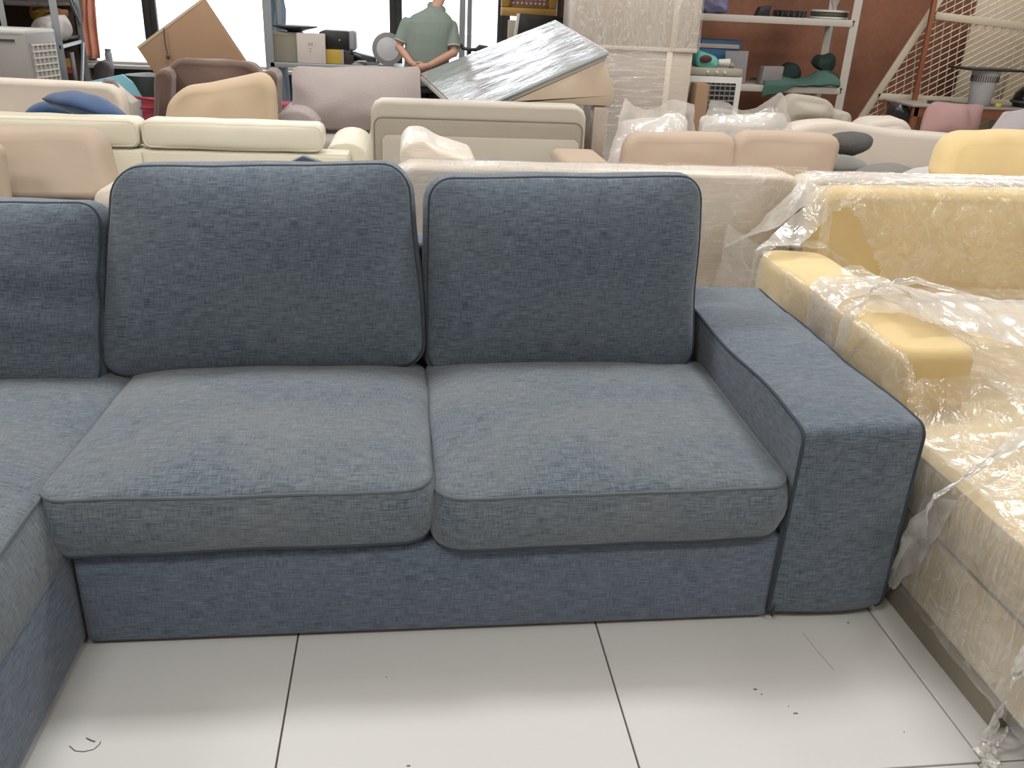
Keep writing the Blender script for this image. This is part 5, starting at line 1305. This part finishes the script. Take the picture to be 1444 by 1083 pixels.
# ------------------------------------------------------------------ the man at the window
def man():
    Y = 6.75; O = at(603, 60, y=Y); ox = O[0]
    SKIN = mat('skin', srgb(200, 146, 118), .6, var=.06)
    SHIRT = mat('sage_polo', srgb(120, 134, 124), .85, bump=.9, bscale=4, stretch=(3, 3, .6), var=.06)
    PANT = mat('dark_trousers', srgb(52, 54, 60), .85); HAIR = mat('black_hair', srgb(34, 30, 30), .7)
    root = thing('person', 'man in sage green polo shirt standing with hands clasped behind his back', 'person', (ox, Y, 0))
    P = lambda x, y, z: (ox+x, Y+y, z)
    lean = .045
    def bodyobj(name, g, mt, vox, par=root, it=4):
        o = obj(name, g, mt, par, angle=180)
        r = o.modifiers.new('r', 'REMESH'); r.mode = 'VOXEL'; r.voxel_size = vox; r.use_smooth_shade = True
        s = o.modifiers.new('s', 'SMOOTH'); s.iterations = it; s.factor = .5
        return o
    def rings(lst, n=24):
        g = G()
        for (cx, cy, z, rx, ry) in lst:
            for k in range(n):
                a = 2*PI*k/n; g.v.append(P(cx+rx*math.copysign(abs(math.cos(a))**.85, math.cos(a)), cy+ry*math.copysign(abs(math.sin(a))**.85, math.sin(a)), z))
        for i in range(len(lst)-1):
            for k in range(n): l = (k+1) % n; g.f.append((i*n+k, i*n+l, (i+1)*n+l, (i+1)*n+k)); g.uv.append(None)
        g.f.append(tuple(range(n))[::-1]); g.f.append(tuple((len(lst)-1)*n+k for k in range(n))); g.uv += [None, None]
        return g
    def limb(pts, rad, n=12, sub=5):
        pp = []; rr = []
        for i in range(len(pts)-1):
            for s in range(sub): t = s/sub; pp.append(lerp(pts[i], pts[i+1], t)); rr.append(rad[i]*(1-t)+rad[i+1]*t)
        pp.append(pts[-1]); rr.append(rad[-1])
        g = tube([P(*p) for p in pp], rr, n)
        for p, r in zip(pts, rad): g.add(ellipsoid(P(*p), (r, r, r), 12, 8))
        return g
    hz = .93
    # skeleton: he faces +y (away), right hand at +x
    shL, shR = (-.180, 0, 1.36), (.222, .02, 1.345)
    elL, elR = (-.262, -.03, 1.13), (.235, -.08, 1.10)
    wrL, wrR = (-.15, -.19, hz+.075), (-.01, -.21, hz+.05)
    body = rings([(0, 0, .90, .15, .11), (0, 0, 1.1, .15, .10), (.02, 0, 1.3, .17, .11), (.035, 0, 1.42, .11, .08), (.06, .02, 1.46, .06, .06), (.10, .045, 1.53, .055, .058), (.125, .06, 1.60, .05, .05)])
    hc = (.15, .085, 1.68)
    body.add(ellipsoid(P(*hc), (.078, .098, .118), 20, 14)); body.add(ellipsoid(P(hc[0], hc[1]+.04, hc[2]-.07), (.055, .055, .045)))
    for s in (-1, 1): body.add(ellipsoid(P(hc[0]+s*.08, hc[1], hc[2]-.01), (.012, .022, .034), 8, 6))
    body.add(ellipsoid(P(hc[0], hc[1]+.10, hc[2]-.02), (.014, .022, .028), 8, 6))
    for (sh, el, wr_) in ((shL, elL, wrL), (shR, elR, wrR)):
        body.add(limb([sh, el, wr_], [.026, .040, .027]))
    # hands: palms crossed behind the back, fingers curled
    def hand(w0, d, side, down):
        d = Vector(d).normalized(); c = Vector(w0)+d*.05
        g = limb([w0, tuple(c)], [.026, .033], 10, 3)
        nrm = Vector((0, -1, 0)); sd = d.cross(nrm).normalized()
        for i, (ln, k) in enumerate(((.068, 1.5), (.078, .5), (.074, -.5), (.060, -1.5))):
            b = c+sd*k*.016+d*.02; m1 = b+d*ln*.45+Vector((0, -.006, -.01)); m2 = m1+d*ln*.3+Vector((0, .012, -.014)); m3 = m2+d*ln*.2+Vector((0, .02, -.006))
            g.add(limb([tuple(b), tuple(m1), tuple(m2), tuple(m3)], [.0095, .009, .0085, .0075], 8, 2))
        t0 = c-d*.02+sd*side*.022; t1 = t0+sd*side*.025+d*.025; t2 = t1+d*.03+Vector((0, -.006, 0))
        g.add(limb([tuple(t0), tuple(t1), tuple(t2)], [.012, .011, .009], 8, 2)); return g
    body.add(hand(wrL, (.9, -.1, -.45), 1, 0)); body.add(hand((wrR[0], wrR[1]-.03, wrR[2]+.01), (-.85, -.05, -.25), 1, 0))
    for s in (-1, 1): body.add(limb([(s*.10, 0, .92), (s*.12, .0, .5), (s*.12, -.01, .09)], [.085, .06, .04])); body.add(ellipsoid(P(s*.12, .05, .04), (.04, .12, .04)))
    bo = bodyobj('body', body, SKIN, .0065, it=3)
    sh = rings([(-.015, 0, .80, .205, .145), (-.012, 0, .90, .212, .15), (-.008, -.005, 1.0, .208, .145), (0, -.01, 1.12, .210, .14), (.012, -.005, 1.26, .216, .138), (.022, 0, 1.35, .218, .125), (.035, .005, 1.405, .178, .105), (.058, .02, 1.455, .095, .082), (.075, .03, 1.485, .070, .07)])
    for (s_, e_) in ((shL, elL), (shR, elR)):
        m = lerp(s_, e_, .80); sh.add(limb([lerp(s_, e_, -.05), lerp(s_, e_, .4), m], [.075, .070, .068], 16)) if False else None
        g = tube([P(*lerp(s_, e_, t)) for t in (-.08, .05, .2, .4, .6, .80)], [.040, .055, .061, .063, .064, .066], 16); sh.add(g)
    bodyobj('polo_shirt', sh, SHIRT, .009, it=5)
    cf_ = G()
    for (s_, e_) in ((shL, elL), (shR, elR)):
        a = Vector(P(*lerp(s_, e_, .76))); b = Vector(P(*lerp(s_, e_, .81))); cf_ = tube([a, b], .0685, 20)
        obj('sleeve_cuff', cf_, mat('cuff_grey', srgb(168, 176, 168), .85) if 'cuff_grey' not in bpy.data.materials else bpy.data.materials['cuff_grey'], root)
    col = tube([P(.082+.070*math.cos(a), .035+.07*math.sin(a), 1.475+.02*math.sin(a)-.02*math.cos(a)) for a in np.linspace(0, 2*PI, 25)[:-1]], .017, 8, True, 1.4)
    obj('collar', col, SHIRT, root)
    tr_ = rings([(0, 0, .74, .165, .125), (0, 0, .82, .17, .125), (0, 0, .94, .165, .12)])
    for s in (-1, 1): tr_.add(limb([(s*.09, 0, .84), (s*.12, .0, .5), (s*.12, -.01, .12)], [.105, .085, .07]))
    bodyobj('trousers', tr_, PANT, .012)
    hr = ellipsoid(P(hc[0], hc[1]-.012, hc[2]+.022), (.086, .098, .108), 20, 14)
    bodyobj('hair', hr, HAIR, .01)
    for s in (-1, 1):
        obj('eye', ellipsoid(P(hc[0]+s*.03, hc[1]+.089, hc[2]+.0), (.012, .008, .007), 8, 6), BLACK, root)
        g = box(ox+s*.12-.045, ox+s*.12+.045, Y-.1, Y+.18, 0, .08, .03, 3); obj('shoe', g, BLACK, root)
    obj('mouth', ellipsoid(P(hc[0], hc[1]+.098, hc[2]-.06), (.022, .006, .006), 8, 6), mat('lips', srgb(160, 90, 80), .6), root)
man()
